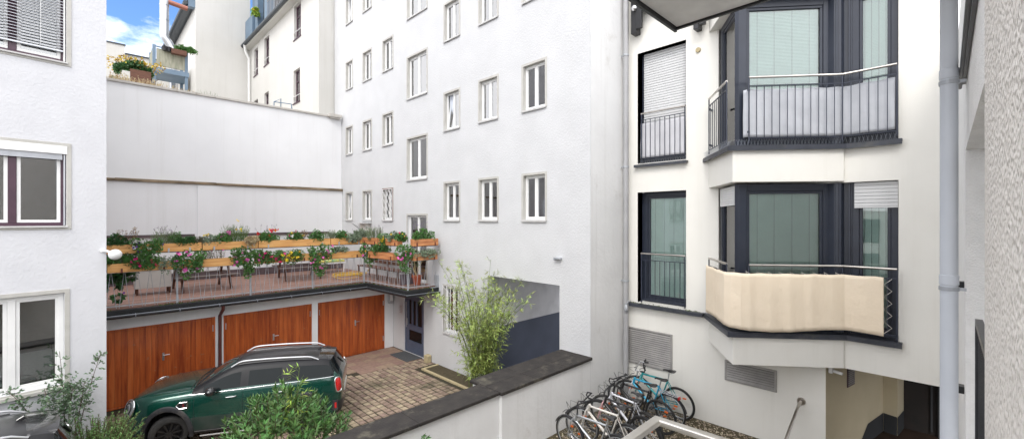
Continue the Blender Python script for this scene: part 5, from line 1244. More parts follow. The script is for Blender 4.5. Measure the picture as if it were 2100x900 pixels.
mb.build('stems', 'straw', sp); lf.build('foliage', 'leaf_dark', sp)

# ================================================================ GROUND FLOOR ODDMENTS
tag(MB().box(7.45, 12.35, .006, 8.03, 13.42, .024).build('doormat', 'doormat', None, bevel=.004), 'grey doormat in front of the blue entrance door', 'doormat')
tag(MB().box(7.86, 11.78, .0, 8.03, 11.98, .24).build('stone_block', 'kerb', None, bevel=.015), 'small pale stone block at the wall beside the entrance', 'stone')
pb = thing('planting_bed', 'narrow bed edged in pale stone along the tower wall', 'flower bed', (7.75, 9, 0))
mb = MB(); mb.box(7.42, 6.5, -.02, 7.50, 11.45, .035); mb.box(7.50, 11.37, -.02, 8.03, 11.45, .035); mb.build('edging', 'kerb', pb, bevel=.008)
mb = MB(); mb.box(7.502, 6.5, -.015, 8.04, 11.368, .015); mb.build('soil', 'soil', pb)

#@@PART3
# ================================================================ CARS
ST = [ # x, zb, (y2,y3,y4), (y5,z5), (y6,z6), (y7,z7), (y8,z8), z9
 (0.00, .34, (.50, .56, .54), (.50, .80), (.46, .82), (.38, .835), (.2, .84), .84),
 (0.05, .25, (.68, .72, .68), (.65, .88), (.60, .905), (.50, .92), (.26, .93), .93),
 (0.18, .21, (.81, .83, .79), (.76, .93), (.69, .965), (.57, .985), (.3, .995), 1.0),
 (0.42, .20, (.87, .885, .87), (.82, .96), (.73, 1.01), (.60, 1.035), (.3, 1.05), 1.055),
 (0.80, .20, (.89, .905, .895), (.85, .985), (.76, 1.045), (.62, 1.07), (.3, 1.09), 1.095),
 (1.10, .20, (.89, .905, .90), (.86, 1.00), (.78, 1.06), (.65, 1.09), (.32, 1.11), 1.115),
 (1.27, .20, (.89, .905, .90), (.865, 1.01), (.79, 1.065), (.70, 1.10), (.35, 1.125), 1.13),
 (1.48, .20, (.89, .905, .90), (.868, 1.02), (.80, 1.13), (.71, 1.21), (.36, 1.255), 1.265),
 (1.72, .20, (.89, .905, .90), (.87, 1.03), (.755, 1.27), (.67, 1.36), (.35, 1.41), 1.42),
 (2.00, .20, (.89, .905, .90), (.87, 1.035), (.715, 1.395), (.645, 1.475), (.34, 1.52), 1.53),
 (2.20, .20, (.89, .905, .90), (.87, 1.04), (.70, 1.42), (.635, 1.50), (.34, 1.545), 1.555),
 (2.30, .20, (.89, .905, .90), (.87, 1.043), (.70, 1.425), (.635, 1.505), (.34, 1.55), 1.56),
 (2.65, .20, (.89, .905, .90), (.87, 1.05), (.695, 1.43), (.63, 1.51), (.34, 1.555), 1.565),
 (3.05, .20, (.89, .905, .90), (.87, 1.06), (.69, 1.425), (.625, 1.505), (.34, 1.55), 1.56),
 (3.15, .20, (.89, .905, .90), (.868, 1.063), (.687, 1.42), (.622, 1.50), (.34, 1.545), 1.555),
 (3.50, .20, (.89, .905, .895), (.862, 1.075), (.68, 1.41), (.615, 1.49), (.33, 1.53), 1.54),
 (3.84, .21, (.885, .90, .89), (.85, 1.09), (.665, 1.385), (.60, 1.465), (.32, 1.505), 1.515),
 (4.00, .24, (.87, .885, .875), (.835, 1.095), (.655, 1.35), (.59, 1.43), (.32, 1.48), 1.49),
 (4.10, .27, (.85, .87, .86), (.82, 1.09), (.70, 1.21), (.62, 1.28), (.33, 1.33), 1.34),
 (4.20, .31, (.82, .85, .83), (.79, 1.04), (.73, 1.075), (.64, 1.10), (.34, 1.12), 1.12),
 (4.27, .36, (.76, .80, .77), (.73, .96), (.68, .98), (.58, .99), (.3, 1.0), 1.0),
 (4.30, .42, (.64, .68, .64), (.60, .84), (.55, .86), (.46, .87), (.24, .88), .88)]
def make_car(name, label, loc, rz, paint, low_paint, stripe=True, group=None):
    t = thing(name, label, 'car', loc, rz, group)
    mats = [paint, 'cladding', 'car_roof', 'windscreen_glass', 'car_glass', 'car_trim', low_paint, 'black_metal']
    names = {0: 'body', 1: 'cladding', 2: 'roof', 3: 'windscreen', 4: 'side_window', 5: 'pillar_trim', 6: 'door_panel', 7: 'wheel_housing'}
    V = []; rows_ = []
    for (x, zb, (y2, y3, y4), (y5, z5), (y6, z6), (y7, z7), (y8, z8), z9) in ST:
        kz = [zb, zb, max(.34, zb + .06), .60, .84]
        if x < .1 or x > 4.25: kz[3] = .58; kz[4] = .72 if x < .1 else .76
        pr = [(0, kz[0]), (y2 * .9, kz[1]), (y2, kz[2]), (y3, kz[3]), (y4, min(kz[4], z5 - .05)), (y5, z5), (y6, z6), (y7, z7), (y8, z8), (0, z9)]
        full = [(-y, z) for y, z in pr] + [(y, z) for y, z in pr[-2:0:-1]]
        rows_.append([len(V) + i for i in range(len(full))]); V += [(x, y, z) for y, z in full]
    n = len(rows_[0]); F = []; MI = []
    for i in range(len(rows_) - 1):
        x0, x1 = ST[i][0], ST[i+1][0]; xm = (x0 + x1) / 2
        for k in range(n):
            kk = k if k < 9 else n - 1 - k     # segment index on either half
            m_ = 0
            if kk <= 1: m_ = 1
            elif kk == 2 and (xm < .2 or xm > 4.15): m_ = 1
            elif kk in (2,) and 1.2 < xm < 3.1: m_ = 6
            elif kk == 3 and 1.27 < xm < 3.0: m_ = 6 if False else 0
            if kk == 5 and 1.40 < xm < 3.9: m_ = 4
            if kk == 5 and (2.20 < xm < 2.30 or 3.05 < xm < 3.15): m_ = 5
            if kk == 5 and 1.27 < xm < 1.48: m_ = 5
            if kk == 5 and 3.84 < xm < 4.10: m_ = 4
            if kk == 6 and xm > 1.27 and xm < 4.1: m_ = 5
            if kk in (7, 8) and 1.27 < xm < 2.0: m_ = 3
            if kk in (7, 8) and 2.0 < xm < 4.0: m_ = 2
            if kk in (6, 7, 8) and 4.0 < xm < 4.2: m_ = 4
            F.append([rows_[i][k], rows_[i+1][k], rows_[i+1][(k+1) % n], rows_[i][(k+1) % n]]); MI.append(m_)
    F.append(rows_[0][::-1]); MI.append(5); F.append(rows_[-1][:]); MI.append(0)
    me = bpy.data.meshes.new('car_hull'); me.from_pydata(V, [], F)
    for q in mats: me.materials.append(M[q])
    me.polygons.foreach_set('material_index', MI)
    bm = bmesh.new(); bm.from_mesh(me); bmesh.ops.recalc_face_normals(bm, faces=bm.faces); bm.to_mesh(me); bm.free()
    hull = bpy.data.objects.new('car_hull', me); COL.objects.link(hull)
    ss = hull.modifiers.new('s', 'SUBSURF'); ss.levels = 2; ss.render_levels = 2
    cut = MB()
    for ax in (.84, 3.51):
        for sy in (-1, 1): cut.lathe([(0, .52 * sy), (.40, .52 * sy), (.40, 1.3 * sy), (0, 1.3 * sy)], 40, (ax, 0, .345), 1)
    co = cut.build('car_cutter', 'black_metal'); bmm = bmesh.new(); bmm.from_mesh(co.data); bmesh.ops.remove_doubles(bmm, verts=bmm.verts, dist=1e-5); bmesh.ops.recalc_face_normals(bmm, faces=bmm.faces); bmm.to_mesh(co.data); bmm.free()
    dg = bpy.context.evaluated_depsgraph_get(); full_bvh = None
    ev = hull.evaluated_get(dg); mm = bpy.data.meshes.new_from_object(ev); bvh = BVHTree.FromPolygons([v.co.copy() for v in mm.vertices], [tuple(p.vertices) for p in mm.polygons])
    bo = hull.modifiers.new('b', 'BOOLEAN'); bo.operation = 'DIFFERENCE'; bo.object = co; bo.solver = 'EXACT'; bo.material_mode = 'TRANSFER'
    dg = bpy.context.evaluated_depsgraph_get(); fin = bpy.data.meshes.new_from_object(hull.evaluated_get(dg))
    fm = [m_.name.split('.')[0] if m_ else 'black_metal' for m_ in fin.materials]
    bpy.data.objects.remove(hull); bpy.data.objects.remove(co)
    warp = lambda z: z + .115 * min(1, max(0, (z - .36) / .5))
    parts = {}; pass
    for p in fin.polygons: parts.setdefault(p.material_index, []).append(p)
    def sub(name_, polys, mt):
        idx = {}; vs = []; fs = []
        for p in polys:
            f = []
            for v in p.vertices:
                if v not in idx: idx[v] = len(vs); co_ = fin.vertices[v].co; vs.append((co_.x, co_.y, warp(co_.z)))
                f.append(idx[v])
            fs.append(f)
        m2 = bpy.data.meshes.new(name_); m2.from_pydata(vs, [], fs); m2.materials.append(M[mt]); m2.polygons.foreach_set('use_smooth', [True] * len(fs)); m2.update(); m2.set_sharp_from_angle(angle=R(50))
        o = bpy.data.objects.new(name_, m2); COL.objects.link(o); o.parent = t; return o
    for mi, ps in parts.items():
        mt = fm[mi] if mi < len(fm) else "black_metal"; nm = {paint: 'body', 'cladding': 'cladding', 'car_roof': 'roof', 'windscreen_glass': 'windscreen', 'car_glass': 'window', 'car_trim': 'pillar_trim', low_paint: 'door_panel', 'black_metal': 'wheel_housing'}[mt]
        if mt == 'car_glass':
            grp = {}
            for p in ps:
                c = p.center
                key = 'rear_window' if c.x > 4.0 and abs(c.y) < .60 else ('side_window', c.y > 0, c.x > 2.25, c.x > 3.1)
                grp.setdefault(key, []).append(p)
            for key, pp in grp.items(): sub(key if isinstance(key, str) else key[0], pp, mt)
        else: sub(nm, ps, mt)
    Rm = ROOT[t.name]
    W0 = lambda x, y, z: tuple(Rm @ Vector((x, y, z)))
    W_ = lambda x, y, z: tuple(Rm @ Vector((x, y, warp(z))))
    def ys(x, z, side=-1):
        h = bvh.ray_cast(Vector((x, 3 * side, z)), Vector((0, -side, 0)))
        return h[0].y if h[0] else side * .88
    def zt(x, y):
        h = bvh.ray_cast(Vector((x, y, 3)), Vector((0, 0, -1))); return h[0].z if h[0] else 1.5
    for ax in (.84, 3.51):
        for sd_ in (-1, 1):
            mb = MB(W_); A = []
            for i in range(31):
                a = R(-14 + 208 * i / 30); row = []
                for rad, o_ in ((.392, -.06), (.398, .022), (.43, .030), (.468, .024), (.482, .0)):
                    x = ax - rad * math.cos(a); z = .345 + rad * math.sin(a); yy = ys(x, max(z, .30), sd_) if rad > .41 else ys(ax - .43 * math.cos(a), max(.345 + .43*math.sin(a), .30), sd_)
                    row.append(mb.p((x, yy + sd_ * o_, max(z, .18))))
                A.append(row)
            for r0, r1 in zip(A, A[1:]):
                for q in range(4): mb.f.append([r0[q], r1[q], r1[q+1], r0[q+1]]); mb.m.append(0)
            mb.build('wheel_arch', 'cladding', t, smooth=True)
            # wheel
            st = R(24) if ax < 1 and sd_ == -1 else (R(20) if ax < 1 else 0)
            cw, sw = math.cos(st), math.sin(st)
            def WT(x, y, z, ax=ax, sd_=sd_, cw=cw, sw=sw): return W0(ax + cw*x - sw*(y), sd_ * .79 + sw*x + cw*y, z + .345)
            mb = MB(WT); s_ = sd_; mb.lathe([(.235, -.10*s_), (.30, -.112*s_), (.335, -.10*s_), (.345, -.06*s_), (.345, .06*s_), (.335, .10*s_), (.30, .112*s_), (.235, .10*s_)], 48, (0, 0, 0), 1)
            wh = mb.build('wheel', 'tyre', t, smooth=True)
            mb = MB(WT); mb.lathe([(.238, .10*s_), (.243, .108*s_), (.225, .10*s_), (.215, .02*s_), (.205, -.06*s_)], 40, (0, 0, 0), 1); mb.lathe([(0, .085*s_), (.04, .085*s_), (.05, .06*s_), (.05, 0)], 20, (0, 0, 0), 1)
            for k in range(10):
                a = 2*math.pi*k/10
                p0 = (.035*math.cos(a), .075*s_, .035*math.sin(a)); p1 = (.225*math.cos(a+.06), .092*s_, .225*math.sin(a+.06)); mb.bar(p0, p1, .03, .02, up=(0,1,0))
            mb.build('rim', 'rim_black', wh); mb = MB(WT); mb.lathe([(0, -.02*s_), (.20, -.02*s_)], 30, (0, 0, 0), 1); mb.build('brake_disc', 'black_metal', wh)
    # chrome belt line
    for sd_ in (-1, 1):
        mb = MB(W_); pts = []
        for i in range(46):
            x = 1.22 + (4.10 - 1.22) * i / 45; z = 1.0 + (x - 1.1) * .030; pts.append((x, ys(x, z, sd_) + sd_ * .006, z))
        mb.tube(pts, .0065, 6); mb.build('chrome_strip', 'chrome', t, smooth=True)
        # door cuts
        mb = MB(W_)
        for prof in ([(1.33, z) for z in (1.0, .9, .8, .7, .6, .5, .40, .34)], [(2.25 + .0, z) for z in (1.02, .9, .8, .7, .6, .5, .40, .34)], [(3.18 - .02*q, z) for q, z in enumerate((1.05, .95, .88, .82, .78))], [(1.33 + .1*k, .335) for k in range(18)]):
            mb.tube([(x, ys(x, z, sd_) + sd_ * .0005, z) for x, z in prof], .0035, 5)
        for prof in ([(1.33 - .16 * k / 8, 1.0 + .05 * k / 8) for k in range(2)],): mb.tube([(x, ys(x, z, sd_), z) for x, z in prof], .0035, 5)
        mb.build('door_gap', 'black_metal', t)
        for hx in (2.02, 2.95):
            z = .90; y = ys(hx, z, sd_); mb = MB(W_); mb.tube([(hx - .10, y + sd_*.01, z), (hx - .08, y + sd_*.035, z), (hx + .08, y + sd_*.035, z + .004), (hx + .10, y + sd_*.01, z + .004)], .011, 8); mb.build('door_handle', 'chrome', t, smooth=True)
        # mirror
        mb = MB(W_); mb.ball((1.68, sd_ * 1.03, 1.09), (.10, .13, .09), 16, 10); mb.build('mirror', 'car_black', t, smooth='all')
        mb = MB(W_); mb.bar((1.70, sd_ * .86, 1.03), (1.69, sd_ * .98, 1.05), .06, .03); mb.build('mirror_arm', 'car_black', t)
        # scuttle vent
        z = .82; x = 1.12; mb = MB(W_); P_ = [(-.11, .0), (-.05, .055), (.09, .06), (.09, -.045), (-.05, -.05)]
        pts = [(x + a, ys(x + a, z + b, sd_) + sd_*.008, z + b) for a, b in P_]; mb.tube(pts, .010, 6, closed=True); sv = mb.build('side_scuttle', 'chrome', t)
        mb = MB(W_); mb.poly([(x + a*.9, ys(x + a, z + b, sd_) + sd_*.004, z + b*.9) for a, b in P_]); mb.build('backing', 'black_metal', sv)
        mb = MB(W_); mb.tube([(x + .035, ys(x, z, sd_) + sd_*.012, z + .018), (x + .01, ys(x, z, sd_) + sd_*.012, z + .018), (x + .01, ys(x, z, sd_) + sd_*.012, z + .004), (x + .04, ys(x, z, sd_) + sd_*.012, z + .0), (x + .04, ys(x, z, sd_) + sd_*.012, z - .018), (x + .005, ys(x, z, sd_) + sd_*.012, z - .018)], .0022, 5); mb.build('letter', 'red_plastic', sv)
        # roof rail
        mb = MB(W_); pts = []
        for i in range(24):
            f = i / 23; xx = 1.95 + 1.80 * f; h = .065 * min(1, math.sin(math.pi * f) * 3.2); pts.append((xx, sd_ * .60, zt(xx, sd_ * .60) + .004 + h))
        mb.tube(pts, .017, 8); mb.build('roof_rail', 'silver', t, smooth=True)
        mb = MB(W_); mb.tube([(xx, sd_*.60, zt(xx, sd_*.60) + .012) for xx in [2.1 + .1*k for k in range(16)]], .014, 6); mb.build('rail_foot', 'black_metal', t)
        # head lamp
        c = Vector((.155, sd_ * .70, .80)); nrm = Vector((-.72, sd_ * .62, .30)).normalized(); u = Vector((0, 0, 1)); xv = nrm.cross(u).normalized(); yv = xv.cross(nrm)
        h = bvh.ray_cast(c + nrm * 1.0, -nrm); c0 = h[0] if h[0] else c
        def disc(mb, rx, ry, off, dome, seg=28, rings=5, c0=c0, nrm=nrm, xv=xv, yv=yv):
            pr = []
            for i in range(rings + 1):
                f = i / rings; pr.append([mb.p(c0 + nrm * (off + dome * (1 - f*f)) + xv * rx * f * math.cos(2*math.pi*j/seg) + yv * ry * f * math.sin(2*math.pi*j/seg)) for j in range(seg)])
            for A, B in zip(pr, pr[1:]):
                for j in range(seg): mb.f.append([A[j], A[(j+1)%seg], B[(j+1)%seg], B[j]]); mb.m.append(0)
        mb = MB(W_); disc(mb, .19, .155, -.02, .06); hl_ = mb.build('headlight', 'head_lens', t, smooth='all')
        mb = MB(W_); mb.tube([c0 + nrm * .0 + xv * .198 * math.cos(2*math.pi*j/28) + yv * .162 * math.sin(2*math.pi*j/28) for j in range(28)], .013, 8, closed=True); mb.build('chrome_ring', 'chrome', hl_, smooth=True)
        mb = MB(W_); mb.tube([c0 + nrm * .022 + xv * .118 * math.cos(2*math.pi*j/28) + yv * .098 * math.sin(2*math.pi*j/28) for j in range(28)], .009, 6, closed=True); mb.ball(tuple(c0 + nrm*.028), .045, 12, 8); mb.build('projector', 'black_metal', hl_, smooth=True)
        # tail lamp
        c = Vector((4.17, sd_ * .76, .90)); nrm = Vector((.66, sd_ * .75, .12)).normalized(); xv = nrm.cross(u).normalized(); yv = xv.cross(nrm); h = bvh.ray_cast(c + nrm, -nrm); c0 = h[0] if h[0] else c
        def sq(t_): a, b = math.cos(t_), math.sin(t_); return math.copysign(abs(a) ** .6, a), math.copysign(abs(b) ** .6, b)
        def surf(p):
            h_ = bvh.ray_cast(p + nrm * .5, -nrm); return h_[0] if h_[0] else p
        outl = [c0 + xv * .080 * sq(2*math.pi*j/26)[0] + yv * .150 * sq(2*math.pi*j/26)[1] for j in range(26)]
        mb = MB(W_); mb.tube([surf(p) + nrm*.012 for p in outl], .016, 8, closed=True); tl = mb.build('tail_light', 'chrome', t, smooth=True)
        mb = MB(W_); rr_ = []
        for f in (0, .35, .7, 1): rr_.append([mb.p(surf(c0 + (p - c0) * max(f, .01)) + nrm * (.034 - .020*f*f)) for p in outl])
        for A, B in zip(rr_, rr_[1:]):
            for j in range(26): mb.f.append([A[j], A[(j+1)%26], B[(j+1)%26], B[j]]); mb.m.append(0)
        mb.build('lens', 'tail_red', tl, smooth='all')
        mb = MB(W_); yb_ = ys(4.16, .50, sd_); mb.box(4.08, yb_ - .03, .42, 4.20, yb_ + sd_*.035, .62); mb.build('rear_bumper_insert', 'cladding', t, bevel=.015)
        mb = MB(W_); mb.box(4.13, yb_ + sd_*.03, .47, 4.17, yb_ + sd_*.042, .57); mb.build('reflector', 'red_plastic', t)
        mb = MB(W_); mb.tube([(1.45, sd_*.905, .245), (2.95, sd_*.905, .245)], .016, 8); mb.build('side_step', 'vent_metal', t, smooth=True)
    # front grille, bumper lip, bonnet details, spoiler, wipers, antenna, plate
    mb = MB(W_)
    for k in range(5): mb.bar((.015, -.42, .50 + k*.05), (.015, .42, .50 + k*.05), .03, .012)
    mb.build('grille', 'chrome', t)
    mb = MB(W_); mb.tube([(.22, -.85, .26), (.06, -.70, .25), (-.02, -.4, .24), (-.03, 0, .24), (-.02, .4, .24), (.06, .70, .25), (.22, .85, .26)], .035, 8); mb.build('front_lip', 'cladding', t, smooth=True)
    mb = MB(W_)
    for sg in (-1, 1): mb.tube([(1.20, sg*.70 , zt(1.20, sg*.70) + .004), (.9, sg*.66, zt(.9, sg*.66) + .003), (.5, sg*.62, zt(.5, sg*.62) + .002), (.2, sg*.54, zt(.2, sg*.54) + .002)], .003, 4)
    mb.tube([(1.22, -.70 + .14*k, zt(1.22, -.70 + .14*k) + .004) for k in range(11)], .010, 5)
    mb.build('bonnet_gap', 'black_metal', t)
    mb = MB(W_); n_ = 14
    rA = []; rB = []; rC = []
    for k in range(n_ + 1):
        y = -.62 + 1.24 * k / n_; bulge = (1 - (y/.62) ** 2) ** .5 if abs(y) < .62 else 0; x1 = 3.98 + .10 * bulge; z = zt(3.80, y * .95)
        rA.append(mb.p((3.74, y * .93, zt(3.74, y * .93) + .004))); rB.append(mb.p((x1, y * (.93), z - .028 - .03*(1-bulge)))); rC.append(mb.p((x1 - .08, y*.92, z - .075)))
    for k in range(n_): mb.f.append([rA[k], rA[k+1], rB[k+1], rB[k]]); mb.f.append([rB[k], rB[k+1], rC[k+1], rC[k]]); mb.m += [0, 0]
    mb.build('rear_spoiler', 'car_black', t, smooth=True)
    mb = MB(W_); mb.bar((3.66, 0, zt(3.66, 0) + .0), (3.74, 0, zt(3.74, 0) + .05), .025, .05); mb.build('antenna_fin', 'car_black', t, bevel=.006)
    mb = MB(W_)
    for y0, y1 in ((-.62, .0), (-.02, .55)): mb.tube([(1.30, y0, zt(1.30, y0) + .02), (1.42, y1, zt(1.42, y1) + .015)], .010, 5)
    mb.build('wiper', 'black_metal', t)
    mb = MB(W_); mb.bar((4.13, 0, 1.30), (4.22, .26, 1.10), .02, .02); mb.build('rear_wiper', 'black_metal', t)
    mb = MB(W_); mb.box(4.285, -.30, .62, 4.305, .30, .74); mb.build('number_plate', 'white_gloss', t)
    if stripe:
        mb = MB(W_); q = [(1.62, .25), (1.72, .25), (1.76, .31), (1.66, .31)]
        xx = 1.50; mb.poly([(xx, -.50, zt(xx, -.50) + .006), (xx, -.44, zt(xx, -.44) + .006), (xx + .07, -.44, zt(xx + .07, -.44) + .006), (xx + .07, -.50, zt(xx + .07, -.50) + .006)]); mb.build('windscreen_sticker', 'bike_teal', t)
    return t
CA = R(-28)
make_car('parked_car', 'dark green compact SUV with black trim parked in front of the garages', (.88, 12.12, 0), CA, 'car_green', 'car_dirt')
bpy.data.objects['parked_car'].scale = (.95, .95, .95)
make_car('parked_car', 'glossy black car with rounded rear spoiler in the bottom left corner', (-4.40, 9.22, .02), R(5), 'car_black', 'car_black', stripe=False).scale = (1.02, 1.02, 1.02)

# ================================================================ BICYCLES
def make_bike(label, loc, yaw, lean, frame_m, bars='flat', fender=True, rack=False, fork_m=None, text=None, steer=0, reflector=True, saddle_h=.96, size=1.0, tyre_w=.020):
    """front wheel centre is at loc; the bicycle extends backwards along its local -x"""
    from mathutils import Euler
    rot = Euler((lean, 0, yaw), 'XYZ'); t = thing('bicycle', label, 'bicycle', loc, rot=(lean, 0, yaw), group='bicycles parked in a row on the gravel')
    Rm = ROOT[t.name]; B = lambda x, y, z: tuple(Rm @ Vector((x * size, y * size, z * size)))
    WR = .335; wb = 1.04
    cs, sn = math.cos(steer), math.sin(steer)
    hx, hz = -.09, .72 # steering pivot top-ish
    def Sx(x, y, z):   # steered part (about a near vertical axis through front hub)
        px = x + .05; return B(-.05 + px*cs - y*sn, px*sn + y*cs, z)
    fork_m = fork_m or frame_m
    for wx, T in ((0, Sx), (-wb, B)):
        mb = MB(T); mb.tube([(wx + WR*math.cos(2*math.pi*k/40), 0, WR + WR*math.sin(2*math.pi*k/40)) for k in range(40)], tyre_w, 8, closed=True); w_ = mb.build('wheel', 'tyre', t, smooth=True)
        mb = MB(T); mb.tube([(wx + (WR-.026)*math.cos(2*math.pi*k/40), 0, WR + (WR-.026)*math.sin(2*math.pi*k/40)) for k in range(40)], .009, 6, closed=True); mb.build('rim', 'bike_silver' if frame_m != 'bike_black' else 'black_metal', w_, smooth=True)
        mb = MB(T)
        for k in range(24):
            a = 2*math.pi*k/24; b = a + (.35 if k % 2 else -.35); sy = .025 if k % 4 < 2 else -.025; mb.tube([(wx + .02*math.cos(b), sy, WR + .02*math.sin(b)), (wx + (WR-.03)*math.cos(a), 0, WR + (WR-.03)*math.sin(a))], .0016, 3)
        mb.build('spokes', 'silver', w_)
        mb = MB(T); mb.tube([(wx, -.045, WR), (wx, .045, WR)], .018, 10); mb.build('hub', 'silver', w_)
        if fender:
            mb = MB(T); a0, a1 = (20, 165) if wx == 0 else (5, 170); F_ = []
            for k in range(19):
                a = R(a0 + (a1 - a0) * k / 18); rad = WR + .035; F_.append([mb.p((wx + rad*math.cos(a), yy, WR + (rad + dz)*math.sin(a))) for yy, dz in ((-.028, -.012), (0, 0), (.028, -.012))])
            for A, C_ in zip(F_, F_[1:]):
                for q in range(2): mb.f.append([A[q], C_[q], C_[q+1], A[q+1]]); mb.m.append(0)
            mb.build('mudguard', 'black_metal' if fender is True else fender, t, smooth='all')
    # frame points
    HT = (-.20, 0, .80); HB = (-.15, 0, .66); BB = (-.62, 0, .28); SC = (-.80, 0, .78); RA = (-wb, 0, WR); r_ = .018
    mb = MB(B); mb.tube([HT, HB], .027, 10); mb.tube([HT[:2] + (HT[2]-.03,), SC], r_ * 1.1, 10); mb.tube([HB, BB], r_ * 1.45, 10); mb.tube([BB, (SC[0]-.015, 0, SC[2]+.03)], r_ * .95, 10); mb.tube([(BB[0], -.05, BB[2]), (BB[0], .05, BB[2])], .025, 10)
    for sy in (-1, 1):
        mb.tube([(BB[0], sy*.03, BB[2]), (RA[0], sy*.06, RA[2])], .010, 6); mb.tube([(SC[0], sy*.02, SC[2]-.02), (RA[0], sy*.06, RA[2])], .009, 6)
    mb.build('frame', frame_m, t, smooth=True)
    mb = MB(Sx); mb.tube([(-.14, 0, .66), (-.13, 0, .70)], .02, 8)
    for sy in (-1, 1): mb.tube([(-.13, sy*.02, .70), (-.11, sy*.06, .66), (0, sy*.055, WR)], [.014, .014, .010], 8)
    mb.build('fork', fork_m, t, smooth=True)
    mb = MB(Sx)
    if bars == 'flat': mb.tube([(-.22, 0, .80), (-.235, 0, .93), (-.20, 0, .955)], .013, 8); mb.tube([(-.20 - .05, -.30, .96), (-.20, -.1, .955), (-.20, .1, .955), (-.25, .30, .96)], .0125, 8)
    elif bars == 'high': mb.tube([(-.22, 0, .80), (-.24, 0, .95)], .013, 8); mb.tube([(-.42, -.28, 1.04), (-.26, -.26, 1.05), (-.20, -.08, .97), (-.20, .08, .97), (-.26, .26, 1.05), (-.42, .28, 1.04)], .011, 8)
    else:
        mb.tube([(-.22, 0, .80), (-.235, 0, .90), (-.14, 0, .92)], .013, 8)
        for sy in (-1, 1): mb.tube([(-.14, 0, .92), (-.14, sy*.19, .92), (-.05, sy*.21, .91), (-.02, sy*.21, .85), (-.07, sy*.21, .79), (-.17, sy*.215, .79)], .014, 8)
    mb.build('handlebar', 'bike_black' if bars == 'drop' else 'silver' if bars == 'high' else 'black_metal', t, smooth=True)
    for sy in (-1, 1):
        if bars != 'drop':
            mb = MB(Sx); z = .96 if bars == 'flat' else 1.04; x = -.235 if bars == 'flat' else -.36; mb.tube([(x + .02, sy*.20 if bars == 'flat' else sy*.275, z), (x - .015 if bars == 'flat' else x - .08, sy*.31 if bars == 'flat' else sy*.28, z)], .017, 8); mb.build('grip', 'rubber', t)
        mb = MB(Sx); mb.tube([(-.20, sy*.17, .95 if bars != 'drop' else .90), (-.13, sy*.19, .93 if bars != 'drop' else .86), (-.12, sy*.26, .91 if bars != 'drop' else .82)], .006, 6); mb.build('brake_lever', 'black_metal', t)
    mb = MB(Sx); mb.tube([(-.19, .12, .95), (-.05, .09, 1.02), (-.02, .02, .86), (-.12, 0, .72)], .0035, 5); mb.tube([(-.19, -.12, .95), (-.02, -.05, .98), (-.06, 0, .80), (-.3, 0, .74)], .0035, 5); mb.build('cable', 'black_metal', t)
    # seat post and saddle
    mb = MB(B); mb.tube([(SC[0] - .01, 0, SC[2]), (SC[0] - .05, 0, saddle_h - .05)], .0135, 8); mb.build('seat_post', 'silver', t)
    mb = MB(B); sx = SC[0] - .06; S_ = []
    for x, w_, h in ((.15, .018, -.015), (.11, .022, 0), (.03, .032, .004), (-.04, .065, .006), (-.09, .078, .012), (-.125, .060, .008)):
        S_.append([mb.p((sx + x, w_ * a, saddle_h + h + dz)) for a, dz in ((-1, -.02), (-.85, 0), (0, .012), (.85, 0), (1, -.02), (0, -.03))])
    for A, C_ in zip(S_, S_[1:]):
        for q in range(6): mb.f.append([A[q], A[(q+1)%6], C_[(q+1)%6], C_[q]]); mb.m.append(0)
    mb.f.append(S_[0][::-1]); mb.f.append(S_[-1]); mb.m += [0, 0]; mb.build('saddle', 'bike_black', t, smooth=True)
    # drive
    mb = MB(B); mb.lathe([(.03, .052), (.09, .052), (.09, .056), (.03, .056)], 24, (BB[0], 0, BB[2]), 1); mb.build('chainring', 'silver', t)
    for sy, a in ((1, -.6), (-1, math.pi - .6)):
        mb = MB(B); e = (BB[0] + .17*math.cos(a), sy*.085, BB[2] + .17*math.sin(a)); mb.bar((BB[0], sy*.07, BB[2]), e, .02, .012); cr = mb.build('crank', 'silver', t)
        mb = MB(B); mb.box(e[0]-.04, min(e[1], e[1]+sy*.09), e[2]-.012, e[0]+.04, max(e[1], e[1]+sy*.09), e[2]+.012); mb.build('pedal', 'rubber', cr, bevel=.004)
    mb = MB(B); mb.tube([(BB[0], .054, BB[2]+.09), (RA[0], .054, RA[2]+.035)], .005, 4); mb.tube([(BB[0], .054, BB[2]-.09), (RA[0], .054, RA[2]-.035)], .005, 4); mb.build('chain', 'black_metal', t)
    if rack:
        mb = MB(B); z = WR + .37
        for y in (-.06, 0, .06): mb.tube([(-.84, y, z), (-1.24, y, z)], .006, 5)
        for x in (-.86, -1.0, -1.14, -1.24): mb.tube([(x, -.06, z), (x, .06, z)], .005, 5)
        for y in (-.07, .07):
            for x in (-.95, -1.15): mb.tube([(x, y, z), (RA[0], y, RA[2])], .005, 5)
        mb.build('luggage_rack', 'silver', t)
        mb = MB(B); mb.box(-1.27, -.035, z - .06, -1.245, .035, z - .01); mb.build('rear_light', 'red_plastic', t)
    if reflector:
        for T, wx, a0 in ((Sx, 0, 1.9), (Sx, 0, 5.0), (B, -wb, 2.3), (B, -wb, 5.4)):
            mb = MB(T); c = (wx + .2*math.cos(a0), WR + .2*math.sin(a0)); mb.box(c[0]-.035, -.012, c[1]-.014, c[0]+.035, .012, c[1]+.014); mb.build('reflector', 'orange_plastic', t)
